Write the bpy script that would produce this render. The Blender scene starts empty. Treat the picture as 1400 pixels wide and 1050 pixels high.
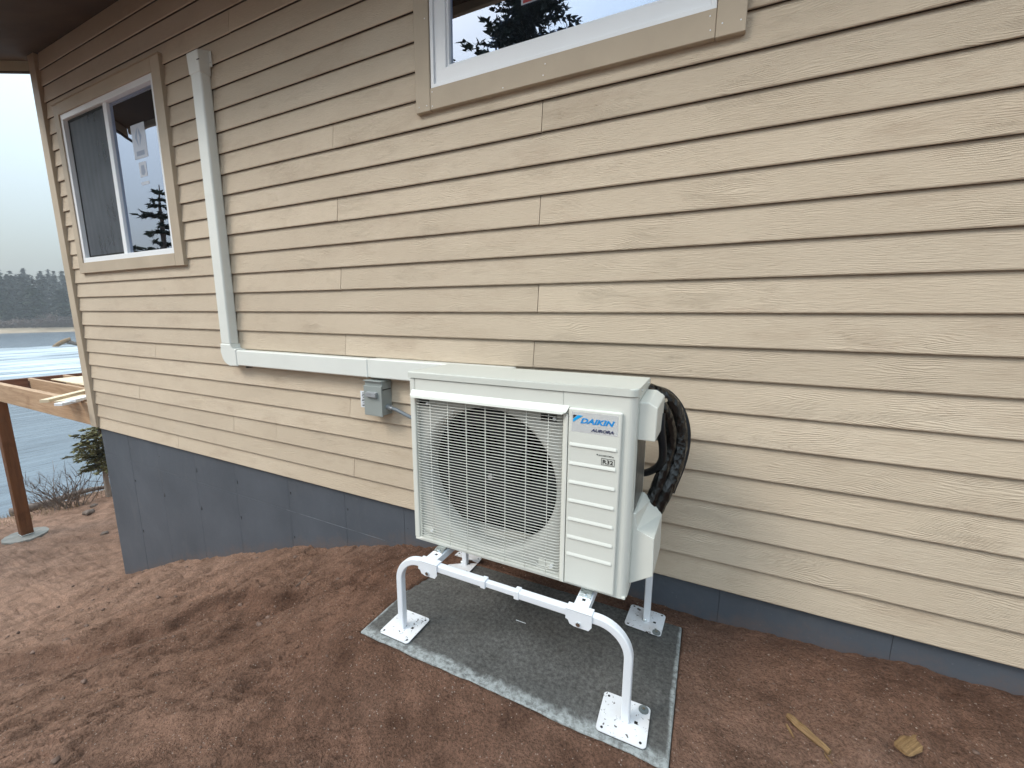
import bpy, bmesh, math, random
import numpy as np
from mathutils import Vector, Matrix
random.seed(7); np.random.seed(7)
S = bpy.context.scene
COL = S.collection

# ------------------------------------------------------------------ camera
cam = bpy.data.cameras.new('camera'); cam.lens = 14.4; cam.sensor_width = 36; cam.clip_start = 0.05; cam.clip_end = 1200
co = bpy.data.objects.new('camera', cam); COL.objects.link(co); S.camera = co
right = Vector((0.90121, 0.43336, 0.00480)); fwd = Vector((-0.42646, 0.88872, -0.16822)); up = Vector((-0.07717, 0.14956, 0.98574))
m = Matrix((( right.x, up.x, -fwd.x, 0), (right.y, up.y, -fwd.y, -2.1862), (right.z, up.z, -fwd.z, 1.6481), (0, 0, 0, 1)))
co.matrix_world = m
# ------------------------------------------------------------------ world: overcast daylight
SUN_EL, SUN_AZ = math.radians(44), math.radians(223)     # azimuth clockwise from +Y
w = bpy.data.worlds.new("World"); S.world = w; w.use_nodes = True
nt = w.node_tree; N = nt.nodes; L = nt.links
for n in list(N): N.remove(n)
out = N.new('ShaderNodeOutputWorld'); bg1 = N.new('ShaderNodeBackground'); bg2 = N.new('ShaderNodeBackground'); add = N.new('ShaderNodeAddShader')
sky = N.new('ShaderNodeTexSky'); sky.sun_disc = False; sky.sun_elevation = SUN_EL; sky.sun_rotation = SUN_AZ
sky.air_density = 1.5; sky.dust_density = 4.0
L.new(sky.outputs[0], bg1.inputs[0]); bg1.inputs[1].default_value = 0.05
tc = N.new('ShaderNodeTexCoord'); sx = N.new('ShaderNodeSeparateXYZ'); L.new(tc.outputs['Generated'], sx.inputs[0])
mr = N.new('ShaderNodeMapRange'); mr.inputs[1].default_value = 0; mr.inputs[2].default_value = 1; mr.inputs[3].default_value = 0.16; mr.inputs[4].default_value = 2.55
L.new(sx.outputs['Z'], mr.inputs[0])
nz = N.new('ShaderNodeTexNoise'); nz.inputs['Scale'].default_value = 1.6; nz.inputs['Detail'].default_value = 4
L.new(tc.outputs['Generated'], nz.inputs['Vector'])
mr2 = N.new('ShaderNodeMapRange'); mr2.inputs[3].default_value = 0.88; mr2.inputs[4].default_value = 1.12; L.new(nz.outputs[0], mr2.inputs[0])
mu = N.new('ShaderNodeMath'); mu.operation = 'MULTIPLY'; L.new(mr.outputs[0], mu.inputs[0]); L.new(mr2.outputs[0], mu.inputs[1])
bg2.inputs[0].default_value = (0.76, 0.91, 1.0, 1); L.new(mu.outputs[0], bg2.inputs[1])
L.new(bg1.outputs[0], add.inputs[0]); L.new(bg2.outputs[0], add.inputs[1]); L.new(add.outputs[0], out.inputs[0])
# ------------------------------------------------------------------ sun behind thin cloud
sl = bpy.data.lights.new('sun', 'SUN'); sl.energy = 1.6; sl.angle = math.radians(22); sl.color = (1, 0.93, 0.83)
so = bpy.data.objects.new('sun', sl); COL.objects.link(so)
d = Vector((math.sin(SUN_AZ)*math.cos(SUN_EL), math.cos(SUN_AZ)*math.cos(SUN_EL), math.sin(SUN_EL)))
so.rotation_euler = (-d).to_track_quat('-Z', 'Y').to_euler(); so.location = d*10
vs = S.view_settings; vs.view_transform = 'Standard'; vs.look = 'None'; vs.exposure = 0.22; vs.gamma = 1.0; vs.use_curve_mapping = False
S.cycles.max_bounces = 8; S.cycles.transparent_max_bounces = 12

# ------------------------------------------------------------------ materials
class MT:
    def __init__(s, name, rough=0.6, spec=0.5, metal=0.0):
        s.m = bpy.data.materials.new(name); s.m.use_nodes = True; s.t = s.m.node_tree; s.n = s.t.nodes; s.b = s.n['Principled BSDF']
        s.b.inputs['Roughness'].default_value = rough; s.b.inputs['Specular IOR Level'].default_value = spec; s.b.inputs['Metallic'].default_value = metal
        s._tc = None
    def add(s, t, **k):
        n = s.n.new(t)
        for a, v in k.items(): setattr(n, a, v)
        return n
    def link(s, a, b): s.t.links.new(a, b)
    def coord(s, kind='Object', scale=(1, 1, 1), rnd=0.0):
        tcn = s.add('ShaderNodeTexCoord'); src = tcn.outputs[kind]
        if rnd:
            oi = s.add('ShaderNodeObjectInfo'); mm = s.add('ShaderNodeMath', operation='MULTIPLY'); mm.inputs[1].default_value = rnd; s.link(oi.outputs['Random'], mm.inputs[0])
            va = s.add('ShaderNodeVectorMath', operation='ADD'); s.link(src, va.inputs[0]); s.link(mm.outputs[0], va.inputs[1]); src = va.outputs[0]
        mp = s.add('ShaderNodeMapping'); mp.inputs['Scale'].default_value = scale; s.link(src, mp.inputs[0]); return mp.outputs[0]
    def noise(s, scale, co=None, detail=4, rough=0.55, dist=0.0):
        n = s.add('ShaderNodeTexNoise'); n.inputs['Scale'].default_value = scale; n.inputs['Detail'].default_value = detail
        n.inputs['Roughness'].default_value = rough; n.inputs['Distortion'].default_value = dist
        if co is None: co = s.coord()
        s.link(co, n.inputs['Vector']); return n.outputs[0]
    def ramp(s, src, stops):
        r = s.add('ShaderNodeValToRGB'); e = r.color_ramp.elements
        while len(e) < len(stops): e.new(0.5)
        for i, (p, c) in enumerate(stops): e[i].position = p; e[i].color = (*c, 1) if len(c) == 3 else c
        s.link(src, r.inputs[0]); return r.outputs[0]
    def mix(s, f, a, b, mode='MIX'):
        x = s.add('ShaderNodeMix', data_type='RGBA', blend_type=mode)
        for sock, v in ((x.inputs[0], f), (x.inputs[6], a), (x.inputs[7], b)):
            if isinstance(v, (int, float)): sock.default_value = v
            elif isinstance(v, tuple): sock.default_value = (*v, 1)
            else: s.link(v, sock)
        return x.outputs[2]
    def math(s, op, a, b=None, c=None, clamp=False):
        x = s.add('ShaderNodeMath', operation=op); x.use_clamp = clamp
        for i, v in enumerate((a, b, c)):
            if v is None: continue
            if isinstance(v, (int, float)): x.inputs[i].default_value = v
            else: s.link(v, x.inputs[i])
        return x.outputs[0]
    def color(s, v):
        if isinstance(v, tuple): s.b.inputs['Base Color'].default_value = (*v, 1)
        else: s.link(v, s.b.inputs['Base Color'])
        return s
    def rough(s, v): s.link(v, s.b.inputs['Roughness']); return s
    def bump(s, h, dist, strength=1.0):
        b = s.add('ShaderNodeBump'); b.inputs['Distance'].default_value = dist; b.inputs['Strength'].default_value = strength
        s.link(h, b.inputs['Height']); s.link(b.outputs[0], s.b.inputs['Normal']); return s

def simple(name, col, rough=0.5, spec=0.5, metal=0.0, var=0.06, nscale=8, bump=0.0, bscale=60):
    t = MT(name, rough, spec, metal)
    c2 = tuple(max(0, c*(1-2.2*var)) for c in col); c3 = tuple(c*(1+var) for c in col)
    t.color(t.ramp(t.noise(nscale), [(0.3, c2), (0.7, c3)]))
    if bump: t.bump(t.noise(bscale), bump)
    return t.m

def siding_mat():
    t = MT('painted_fibre_cement', 0.62, 0.35)
    big = t.noise(1.1, t.coord(rnd=37.0), 5); oi = t.add('ShaderNodeObjectInfo')
    base = t.ramp(big, [(0.3, (0.545, 0.448, 0.338)), (0.55, (0.595, 0.495, 0.378)), (0.75, (0.63, 0.53, 0.412))])
    pv = t.math('MULTIPLY_ADD', oi.outputs['Random'], 0.13, 0.945)
    hsv = t.add('ShaderNodeHueSaturation'); t.link(pv, hsv.inputs['Value']); t.link(base, hsv.inputs['Color'])
    # smudges left by handling, and faint rubbed streaks
    sm = t.noise(1.0, t.coord(scale=(2.3, 2.3, 7.0), rnd=91.0), 6, 0.65)
    smm = t.ramp(sm, [(0.53, (0, 0, 0)), (0.74, (1, 1, 1))])
    fine = t.noise(1.0, t.coord(scale=(30, 30, 90), rnd=13.0), 3)
    smf = t.math('MULTIPLY', smm, t.math('MULTIPLY', fine, 0.75))
    c = t.mix(smf, hsv.outputs[0], (0.34, 0.235, 0.16))
    # embossed cedar grain: contour lines of a stretched noise
    cx = t.coord(scale=(1, 1, 1), rnd=53.0)
    sep = t.add('ShaderNodeSeparateXYZ'); t.link(cx, sep.inputs[0])
    warp = t.noise(1.0, t.coord(scale=(1.5, 1, 6.0), rnd=53.0), 2, 0.5)
    warp2 = t.noise(1.0, t.coord(scale=(9, 1, 30), rnd=53.0), 2, 0.5)
    ph = t.math('MULTIPLY', sep.outputs[2], 135.0)
    ph = t.math('ADD', ph, t.math('MULTIPLY', warp, 17.0)); ph = t.math('ADD', ph, t.math('MULTIPLY', warp2, 2.4))
    g = t.math('SINE', t.math('MULTIPLY', ph, 6.2832))
    g = t.math('POWER', t.math('MULTIPLY_ADD', g, 0.5, 0.5), 1.6)
    streak = t.noise(1.0, t.coord(scale=(20, 1, 270), rnd=53.0), 3, 0.6)
    mask = t.ramp(t.noise(1.0, t.coord(scale=(3.0, 1, 5.0), rnd=19.0), 3), [(0.45, (0.05, 0.05, 0.05)), (0.68, (1, 1, 1))])
    h = t.math('ADD', t.math('MULTIPLY', t.math('MULTIPLY', g, mask), 0.48), t.math('MULTIPLY', streak, 0.95))
    dk = t.math('SUBTRACT', 1.0, t.math('MULTIPLY', h, 0.95), clamp=True)
    c = t.mix(t.math('MULTIPLY', dk, 0.46), c, (0.33, 0.265, 0.20))
    t.color(c); t.bump(h, 0.0034, 1.0); return t.m

def trim_mat():
    t = MT('painted_trim_board', 0.6, 0.35)
    c = t.ramp(t.noise(3.0, t.coord(rnd=20)), [(0.3, (0.40, 0.328, 0.246)), (0.7, (0.465, 0.385, 0.292))])
    st = t.noise(1.0, t.coord(scale=(60, 60, 60)), 4, 0.7); t.color(c); t.bump(st, 0.0007); return t.m

def found_mat():
    t = MT('blue_grey_masonry_paint', 0.6, 0.35)
    c = t.ramp(t.noise(1.3, t.coord(), 6, 0.6), [(0.25, (0.056, 0.065, 0.080)), (0.75, (0.088, 0.099, 0.120))])
    dust = t.ramp(t.noise(1.0, t.coord(scale=(3, 3, 1.2)), 5, 0.7), [(0.55, (0, 0, 0)), (0.8, (1, 1, 1))])
    c = t.mix(t.math('MULTIPLY', dust, 0.22), c, (0.17, 0.165, 0.165))
    sp = t.ramp(t.noise(85, None, 2), [(0.70, (0, 0, 0)), (0.76, (1, 1, 1))])
    c = t.mix(t.math('MULTIPLY', sp, 0.35), c, (0.22, 0.23, 0.25))
    sp_ = t.add('ShaderNodeSeparateXYZ'); t.link(t.coord(), sp_.inputs[0])
    gx_ = [-6.7, -5.2, -3.26, -1.9, -1.2, 0.045, 0.575, 1.28, 6.0]; gz_ = [-1.78, -1.12, -0.444, -0.05, 0.02, 0.017, 0.072, 0.10, 0.13]
    gl_ = t.ramp(t.math('DIVIDE', t.math('ADD', sp_.outputs[0], 6.7), 12.7), [((a+6.7)/12.7, ((b+2)/2.4,)*3) for a, b in zip(gx_, gz_)])
    hh = t.math('SUBTRACT', sp_.outputs[2], t.math('SUBTRACT', t.math('MULTIPLY', gl_, 2.4), 2.0))
    sn = t.noise(7, None, 6, 0.75); spl = t.ramp(t.math('SUBTRACT', t.math('MULTIPLY', sn, 0.30), t.math('MULTIPLY', hh, 0.75)), [(0.08, (0, 0, 0)), (0.20, (1, 1, 1))])
    c = t.mix(t.math('MULTIPLY', spl, t.math('MULTIPLY_ADD', t.noise(70, None, 3), 0.9, 0.0)), c, (0.155, 0.098, 0.073))
    t.color(c); t.bump(t.noise(22, None, 5), 0.002); return t.m

def soil_mat():
    t = MT('red_brown_soil', 0.93, 0.18)
    co_ = t.coord()
    big = t.noise(0.55, co_, 6, 0.6); md = t.noise(5.0, co_, 6, 0.65); fi = t.noise(95.0, co_, 3, 0.7)
    a = t.ramp(big, [(0.32, (0.160, 0.086, 0.056)), (0.50, (0.198, 0.113, 0.079)), (0.68, (0.242, 0.150, 0.111))])
    b = t.ramp(md, [(0.3, (0.55, 0.52, 0.50)), (0.52, (1, 1, 1)), (0.75, (1.35, 1.33, 1.33))])
    c = t.mix(1.0, a, b, 'MULTIPLY')
    sepx = t.add('ShaderNodeSeparateXYZ'); t.link(co_, sepx.inputs[0])
    # drier and paler towards the lake side of the mound
    dry = t.add('ShaderNodeMapRange'); dry.inputs[1].default_value = -1.8; dry.inputs[2].default_value = -6.0; t.link(sepx.outputs[0], dry.inputs[0])
    c = t.mix(t.math('MULTIPLY', dry.outputs[0], 0.75), c, t.mix(1.0, (0.33, 0.208, 0.150), b, 'MULTIPLY'))
    at = t.add('ShaderNodeAttribute'); at.attribute_name = 'soil_dark'
    c = t.mix(t.math('MULTIPLY', at.outputs['Fac'], 0.56), c, t.mix(1.0, (0.095, 0.046, 0.029), b, 'MULTIPLY'))
    g = t.ramp(fi, [(0.34, (0.62, 0.60, 0.58)), (0.5, (1, 1, 1)), (0.68, (1.32, 1.3, 1.28))])
    c = t.mix(1.0, c, g, 'MULTIPLY')
    v = t.add('ShaderNodeTexVoronoi'); v.inputs['Scale'].default_value = 130; t.link(co_, v.inputs['Vector'])
    rnd = t.add('ShaderNodeSeparateColor'); t.link(v.outputs['Color'], rnd.inputs[0])
    gr = t.math('MULTIPLY', t.math('GREATER_THAN', rnd.outputs[0], 0.955), t.math('LESS_THAN', v.outputs['Distance'], 0.33))
    c = t.mix(t.math('MULTIPLY', gr, 0.8), c, (0.36, 0.28, 0.235))
    t.color(c)
    h = t.math('ADD', t.math('MULTIPLY', fi, 0.45), t.math('MULTIPLY', t.noise(32, co_, 5, 0.7), 1.0))
    t.bump(h, 0.028, 1.0); return t.m

def concrete_mat():
    t = MT('damp_concrete', 0.55, 0.4)
    co_ = t.coord()
    c = t.ramp(t.noise(3.2, co_, 8, 0.68), [(0.28, (0.055, 0.054, 0.052)), (0.5, (0.080, 0.079, 0.076)), (0.74, (0.115, 0.114, 0.110))])
    c = t.mix(1.0, c, t.ramp(t.noise(55, co_, 4, 0.75), [(0.34, (0.5, 0.5, 0.5)), (0.5, (1, 1, 1)), (0.66, (1.55, 1.55, 1.55))]), 'MULTIPLY')
    st = t.ramp(t.noise(6.5, co_, 3), [(0.66, (0, 0, 0)), (0.73, (1, 1, 1))])
    c = t.mix(t.math('MULTIPLY', st, 0.5), c, (0.028, 0.024, 0.021))
    # pale dried rim along the edges of the slab (object origin at its centre)
    sp = t.add('ShaderNodeSeparateXYZ'); t.link(co_, sp.inputs[0])
    ex = t.math('SUBTRACT', 0.727, t.math('ABSOLUTE', sp.outputs[0])); ey = t.math('SUBTRACT', 0.36, t.math('MULTIPLY', sp.outputs[1], -1.0))
    e = t.math('MINIMUM', t.math('MULTIPLY', ex, 3.2), ey)
    e = t.math('SUBTRACT', e, t.math('MULTIPLY', t.math('SUBTRACT', t.noise(2.4, co_, 6, 0.75), 0.34), 0.15))
    em = t.ramp(e, [(0.0, (1, 1, 1)), (0.028, (0, 0, 0))])
    e2 = t.ramp(t.noise(38, co_, 4, 0.75), [(0.38, (0.25, 0.25, 0.25)), (0.58, (1, 1, 1))])
    c = t.mix(t.math('MULTIPLY', t.math('MULTIPLY', em, e2), 0.85), c, (0.36, 0.385, 0.385))
    t.color(c); t.bump(t.noise(70, co_, 5, 0.7), 0.0025)
    t.rough(t.ramp(t.noise(5, co_, 3), [(0.3, (0.4, 0.4, 0.4)), (0.7, (0.75, 0.75, 0.75))])); return t.m

def wood_mat(name, a, b, sc=(2, 26, 26), rough=0.7):
    t = MT(name, rough, 0.3)
    n = t.noise(1.0, t.coord(scale=sc, rnd=11), 5, 0.7, 0.5); c = t.ramp(n, [(0.3, a), (0.7, b)])
    k = t.ramp(t.noise(2.2, t.coord(rnd=5), 3), [(0.62, (1, 1, 1)), (0.75, (0.6, 0.52, 0.45))])
    t.color(t.mix(1.0, c, k, 'MULTIPLY')); t.bump(n, 0.002); return t.m

def plate_mat():
    t = MT('white_powder_coat_with_soil_flecks', 0.42, 0.5)
    v = t.noise(1.0, t.coord(scale=(52, 52, 52), rnd=77), 3, 0.7, 0.6)
    f = t.ramp(v, [(0.625, (0, 0, 0)), (0.65, (1, 1, 1))])
    sm = t.ramp(t.noise(9, t.coord(rnd=31), 4), [(0.45, (0.74, 0.76, 0.80)), (0.75, (0.60, 0.58, 0.58))])
    t.color(t.mix(f, sm, (0.07, 0.055, 0.045))); return t.m

def enamel(name, col, rough=0.38):
    t = MT(name, rough, 0.5)
    n = t.noise(3.5, None, 5); c = t.ramp(n, [(0.3, tuple(v*0.95 for v in col)), (0.7, col)])
    dr = t.ramp(t.noise(150, None, 2), [(0.70, (0, 0, 0)), (0.74, (1, 1, 1))])
    t.color(t.mix(t.math('MULTIPLY', dr, 0.35), c, tuple(min(1, v*1.25) for v in col)))
    t.bump(t.noise(240, None, 2), 0.0002); return t.m

def tape_mat():
    t = MT('black_vinyl_wrap', 0.15, 0.5); t.color((0.004, 0.004, 0.004))
    v = t.add('ShaderNodeTexVoronoi', feature='F1'); v.inputs['Scale'].default_value = 55; co_ = t.coord(scale=(1, 1, 0.5)); t.link(co_, v.inputs['Vector'])
    h = t.math('ADD', v.outputs['Distance'], t.noise(22, co_, 4, 0.7, 1.5)); t.bump(h, 0.005, 1.0)
    return t.m

def glass_mat(name, refl, tint=(0.55, 0.6, 0.62)):
    mm = bpy.data.materials.new(name); mm.use_nodes = True; n = mm.node_tree.nodes; l = mm.node_tree.links
    n.remove(n['Principled BSDF']); o = n['Material Output']
    gl = n.new('ShaderNodeBsdfGlossy'); gl.inputs['Roughness'].default_value = 0.0; gl.inputs['Color'].default_value = (0.74, 0.82, 1.0, 1)
    tr = n.new('ShaderNodeBsdfTransparent'); tr.inputs[0].default_value = (*tint, 1)
    fr = n.new('ShaderNodeFresnel'); fr.inputs['IOR'].default_value = 1.52
    ma = n.new('ShaderNodeMath'); ma.operation = 'ADD'; ma.use_clamp = True; ma.inputs[1].default_value = refl; l.new(fr.outputs[0], ma.inputs[0])
    nz_ = n.new('ShaderNodeTexNoise'); nz_.inputs['Scale'].default_value = 1.6; tcn = n.new('ShaderNodeTexCoord'); l.new(tcn.outputs['Object'], nz_.inputs['Vector'])
    bm_ = n.new('ShaderNodeBump'); bm_.inputs['Distance'].default_value = 0.004; bm_.inputs['Strength'].default_value = 0.5; l.new(nz_.outputs[0], bm_.inputs['Height']); l.new(bm_.outputs[0], gl.inputs['Normal'])
    mx = n.new('ShaderNodeMixShader'); l.new(ma.outputs[0], mx.inputs[0]); l.new(tr.outputs[0], mx.inputs[1]); l.new(gl.outputs[0], mx.inputs[2]); l.new(mx.outputs[0], o.inputs[0])
    return mm

def see_mat(name, col, alpha, rough=0.5):
    t = MT(name, rough, 0.3); t.color(col); t.b.inputs['Alpha'].default_value = alpha; return t.m

def screen_mat():
    t = MT('charcoal_insect_mesh', 0.6, 0.3)
    wv = t.add('ShaderNodeTexWave'); wv.inputs['Scale'].default_value = 3.0; wv.inputs['Distortion'].default_value = 9.0; wv.inputs['Detail Scale'].default_value = 0.6; t.link(t.coord(scale=(1, 1, 0.35)), wv.inputs['Vector'])
    n = t.noise(2.0, None, 4)
    c = t.ramp(t.math('MULTIPLY_ADD', wv.outputs['Fac'], 0.12, n), [(0.3, (0.045, 0.053, 0.066)), (0.75, (0.105, 0.12, 0.145))])
    t.color(c); t.b.inputs['Alpha'].default_value = 0.72; return t.m

def water_mat():
    t = MT('half_frozen_lake', 0.12, 0.5)
    co_ = t.coord(); sp = t.add('ShaderNodeSeparateXYZ'); t.link(co_, sp.inputs[0])
    n1 = t.noise(1.0, t.coord(scale=(0.16, 0.025, 1)), 6, 0.65, 0.9)
    n2 = t.noise(1.0, t.coord(scale=(0.9, 0.12, 1)), 5, 0.65, 1.0)
    # snow-crusted ice lies in a belt across the middle of the lake
    band = t.ramp(t.math('DIVIDE', sp.outputs[0], -160.0), [(0.0, (0.20, 0.2, 0.2)), (0.17, (0.28, 0.28, 0.28)), (0.26, (0.60, 0.60, 0.60)), (0.50, (0.66, 0.66, 0.66)), (0.56, (0.0, 0.0, 0.0)), (1.0, (0.0, 0.0, 0.0))])
    f = t.math('ADD', t.math('MULTIPLY', n1, 0.9), t.math('MULTIPLY', n2, 0.45)); f = t.math('SUBTRACT', f, 0.13)
    f = t.math('ADD', f, t.math('SUBTRACT', band, 0.55))
    ice = t.ramp(f, [(0.50, (0, 0, 0)), (0.66, (1, 1, 1))])
    deep = t.ramp(n2, [(0.3, (0.055, 0.075, 0.10)), (0.7, (0.12, 0.155, 0.19))])
    t.color(t.mix(ice, deep, t.ramp(n2, [(0.35, (0.20, 0.24, 0.28)), (0.6, (0.46, 0.51, 0.54))])))
    t.rough(t.ramp(ice, [(0, (0.22, 0.22, 0.22)), (1, (0.8, 0.8, 0.8))]))
    t.bump(t.math('ADD', t.math('MULTIPLY', n2, 0.6), t.noise(1.0, t.coord(scale=(3.0, 0.7, 1)), 4)), 0.05, 0.7); return t.m

def foliage_mat(name, a, b):
    t = MT(name, 0.75, 0.2); t.color(t.ramp(t.noise(1.6, None, 4, 0.7), [(0.3, a), (0.7, b)])); return t.m

M = {}
M['siding'] = siding_mat(); M['trim'] = trim_mat(); M['buttshade'] = simple('brown_butt_shade', (0.045, 0.032, 0.024), 0.8, 0.2); M['found'] = found_mat(); M['soil'] = soil_mat(); M['concrete'] = concrete_mat()
M['soffit'] = simple('brown_painted_soffit', (0.10, 0.066, 0.045), 0.7, 0.3, var=0.12, nscale=3)
M['roof'] = simple('brown_roofing', (0.10, 0.08, 0.07), 0.9, 0.2)
M['vinyl'] = enamel('white_vinyl', (0.80, 0.82, 0.85), 0.35)
M['duct'] = enamel('off_white_plastic_duct', (0.71, 0.725, 0.69), 0.40)
M['case'] = enamel('ivory_enamel_sheet', (0.66, 0.665, 0.615), 0.36)
M['casetop'] = enamel('ivory_lid', (0.60, 0.61, 0.56), 0.42)
M['mouth'] = enamel('shaded_ivory_bell_mouth', (0.43, 0.435, 0.41), 0.45)  # case ivory greyed to hold the shade behind the grille
M['stand'] = enamel('white_powder_coat', (0.76, 0.785, 0.83), 0.32)
M['plate'] = plate_mat()
M['dark'] = simple('fan_chamber_shade', (0.004, 0.004, 0.004), 0.9, 0.0)
M['fan'] = simple('dark_grey_fan', (0.008, 0.009, 0.010), 0.6, 0.15)
M['coil'] = simple('shade_black_coil', (0.003, 0.003, 0.004), 0.9, 0.0)
M['zinc'] = MT('zinc_plate', 0.26, 0.5, 1.0).m; M['zinc'].node_tree.nodes['Principled BSDF'].inputs['Base Color'].default_value = (0.62, 0.66, 0.67, 1)
M['rubber'] = simple('black_rubber', (0.014, 0.014, 0.015), 0.7, 0.3)
M['washer'] = simple('grey_rubber_washer', (0.16, 0.18, 0.18), 0.7, 0.3)
M['tape'] = tape_mat()
M['cable'] = simple('black_cable_sleeve', (0.010, 0.011, 0.014), 0.42, 0.25)
M['graycond'] = simple('grey_liquidtight_conduit', (0.13, 0.155, 0.18), 0.45, 0.4)
M['box'] = enamel('grey_green_steel', (0.27, 0.295, 0.285), 0.42)
M['steel'] = simple('brushed_fitting', (0.45, 0.47, 0.5), 0.35, 0.5, 0.7)
M['paper'] = simple('white_label_paper', (0.72, 0.75, 0.80), 0.6)
M['blue'] = simple('blue_print', (0.0, 0.235, 0.62), 0.45, var=0.0)
M['cyan'] = simple('cyan_print', (0.0, 0.36, 0.78), 0.45, var=0.0)
M['navy'] = simple('navy_print', (0.022, 0.03, 0.085), 0.45, var=0.0)
M['ink'] = simple('black_print', (0.012, 0.012, 0.013), 0.45, var=0.0)
M['film'] = see_mat('clear_badge_film', (0.72, 0.72, 0.74), 0.35, 0.12)
M['glass'] = glass_mat('window_glass', 0.34)
M['screen'] = screen_mat()
M['sticker'] = see_mat('translucent_window_sticker', (0.80, 0.84, 0.92), 0.42, 0.5)
M['stickerprint'] = see_mat('faded_sticker_print', (0.32, 0.38, 0.50), 0.55, 0.5)
M['greenfilm'] = see_mat('pale_green_film', (0.60, 0.92, 0.86), 0.55, 0.3)
M['post'] = wood_mat('cedar_tone_treated_post', (0.105, 0.040, 0.014), (0.19, 0.075, 0.028), (26, 26, 2))
M['beam'] = wood_mat('treated_lumber', (0.30, 0.18, 0.105), (0.50, 0.34, 0.215), (2, 26, 26))
M['rim'] = wood_mat('treated_lumber_dark', (0.13, 0.05, 0.028), (0.24, 0.11, 0.065), (26, 2, 26))
M['ply'] = wood_mat('pale_plywood', (0.62, 0.50, 0.34), (0.72, 0.61, 0.44), (4, 4, 4))
M['chip'] = wood_mat('weathered_split_wood', (0.09, 0.048, 0.020), (0.30, 0.19, 0.09), (9, 160, 160))
M['twig'] = wood_mat('grey_brown_bark', (0.10, 0.07, 0.055), (0.20, 0.155, 0.13), (20, 20, 3))
M['bark'] = wood_mat('pine_bark', (0.085, 0.06, 0.045), (0.20, 0.155, 0.125), (9, 9, 3))
M['deadwood'] = wood_mat('bleached_trunk', (0.20, 0.16, 0.13), (0.42, 0.36, 0.31), (9, 9, 3))
M['needle'] = foliage_mat('pine_needles', (0.085, 0.085, 0.035), (0.22, 0.20, 0.095))
M['needle2'] = foliage_mat('dark_conifer_needles', (0.014, 0.020, 0.012), (0.040, 0.050, 0.028))
M['farneedle'] = foliage_mat('far_conifer_needles', (0.014, 0.018, 0.013), (0.050, 0.050, 0.038))
M['brush'] = foliage_mat('bare_brown_brush', (0.085, 0.058, 0.050), (0.155, 0.115, 0.10))
M['beach'] = simple('dry_lakeshore', (0.30, 0.235, 0.17), 0.95, 0.1, var=0.25, nscale=0.12)
M['grass'] = simple('dead_grass', (0.34, 0.255, 0.165), 0.9, 0.1, var=0.2)
M['water'] = water_mat()
M['snow'] = simple('old_snow', (0.78, 0.84, 0.90), 0.8, 0.2)
M['room'] = simple('dim_room_plaster', (0.20, 0.20, 0.20), 0.9, 0.1)
M['pebble'] = simple('pale_gravel', (0.30, 0.225, 0.18), 0.8, 0.2, var=0.25, nscale=40)

# ------------------------------------------------------------------ geometry helpers
def link(name, me, mat=None, parent=None, smooth=False, kind=None, loc=None, rot=None):
    if mat is not None and len(me.materials) == 0: me.materials.append(mat)
    o = bpy.data.objects.new(name, me); COL.objects.link(o)
    if parent is not None: o.parent = parent
    if loc is not None: o.location = loc
    if rot is not None: o.rotation_euler = rot
    if smooth and me: me.polygons.foreach_set('use_smooth', [True]*len(me.polygons))
    if kind: o['kind'] = kind
    return o
def bm2me(bm, name='mesh'):
    bmesh.ops.recalc_face_normals(bm, faces=bm.faces)
    me = bpy.data.meshes.new(name); bm.to_mesh(me); bm.free(); return me
def bx(bm, x0, x1, y0, y1, z0, z1, bev=0.0, seg=2):
    r = bmesh.ops.create_cube(bm, size=1.0); vs_ = r['verts']
    bmesh.ops.scale(bm, vec=(x1-x0, y1-y0, z1-z0), verts=vs_); bmesh.ops.translate(bm, vec=((x0+x1)/2, (y0+y1)/2, (z0+z1)/2), verts=vs_)
    if bev: bmesh.ops.bevel(bm, geom=list({e for v in vs_ for e in v.link_edges}), offset=bev, segments=seg, affect='EDGES', profile=0.5)
def box(name, x0, x1, y0, y1, z0, z1, mat, parent=None, bev=0.0, seg=2, **k):
    bm = bmesh.new(); bx(bm, x0, x1, y0, y1, z0, z1, bev, seg); return link(name, bm2me(bm, name), mat, parent, **k)
def prism(bm, pts, ax, a0, a1):
    """polygon pts in the plane normal to ax ('x': (y,z), 'y': (x,z), 'z': (x,y)) extruded a0..a1"""
    def mk(p, a): return {'x': (a, p[0], p[1]), 'y': (p[0], a, p[1]), 'z': (p[0], p[1], a)}[ax]
    A = [bm.verts.new(mk(p, a0)) for p in pts]; B = [bm.verts.new(mk(p, a1)) for p in pts]
    bm.faces.new(A); bm.faces.new(B[::-1]); n = len(pts)
    for i in range(n): bm.faces.new((A[i], B[i], B[(i+1) % n], A[(i+1) % n]))
def loft(bm, A, B):
    A = [bm.verts.new(p) for p in A]; B = [bm.verts.new(p) for p in B]; bm.faces.new(A); bm.faces.new(B[::-1]); n = len(A)
    for i in range(n): bm.faces.new((A[i], B[i], B[(i+1) % n], A[(i+1) % n]))
def cyl(bm, p0, p1, r0, r1=None, n=12, caps=True):
    r1 = r0 if r1 is None else r1; p0 = Vector(p0); p1 = Vector(p1); dd = (p1-p0).normalized()
    a = dd.orthogonal().normalized(); b = dd.cross(a)
    A = [bm.verts.new(p0+(a*math.cos(2*math.pi*i/n)+b*math.sin(2*math.pi*i/n))*r0) for i in range(n)]
    B = [bm.verts.new(p1+(a*math.cos(2*math.pi*i/n)+b*math.sin(2*math.pi*i/n))*r1) for i in range(n)]
    for i in range(n): bm.faces.new((A[i], A[(i+1) % n], B[(i+1) % n], B[i]))
    if caps: bm.faces.new(A[::-1]); bm.faces.new(B)
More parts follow.
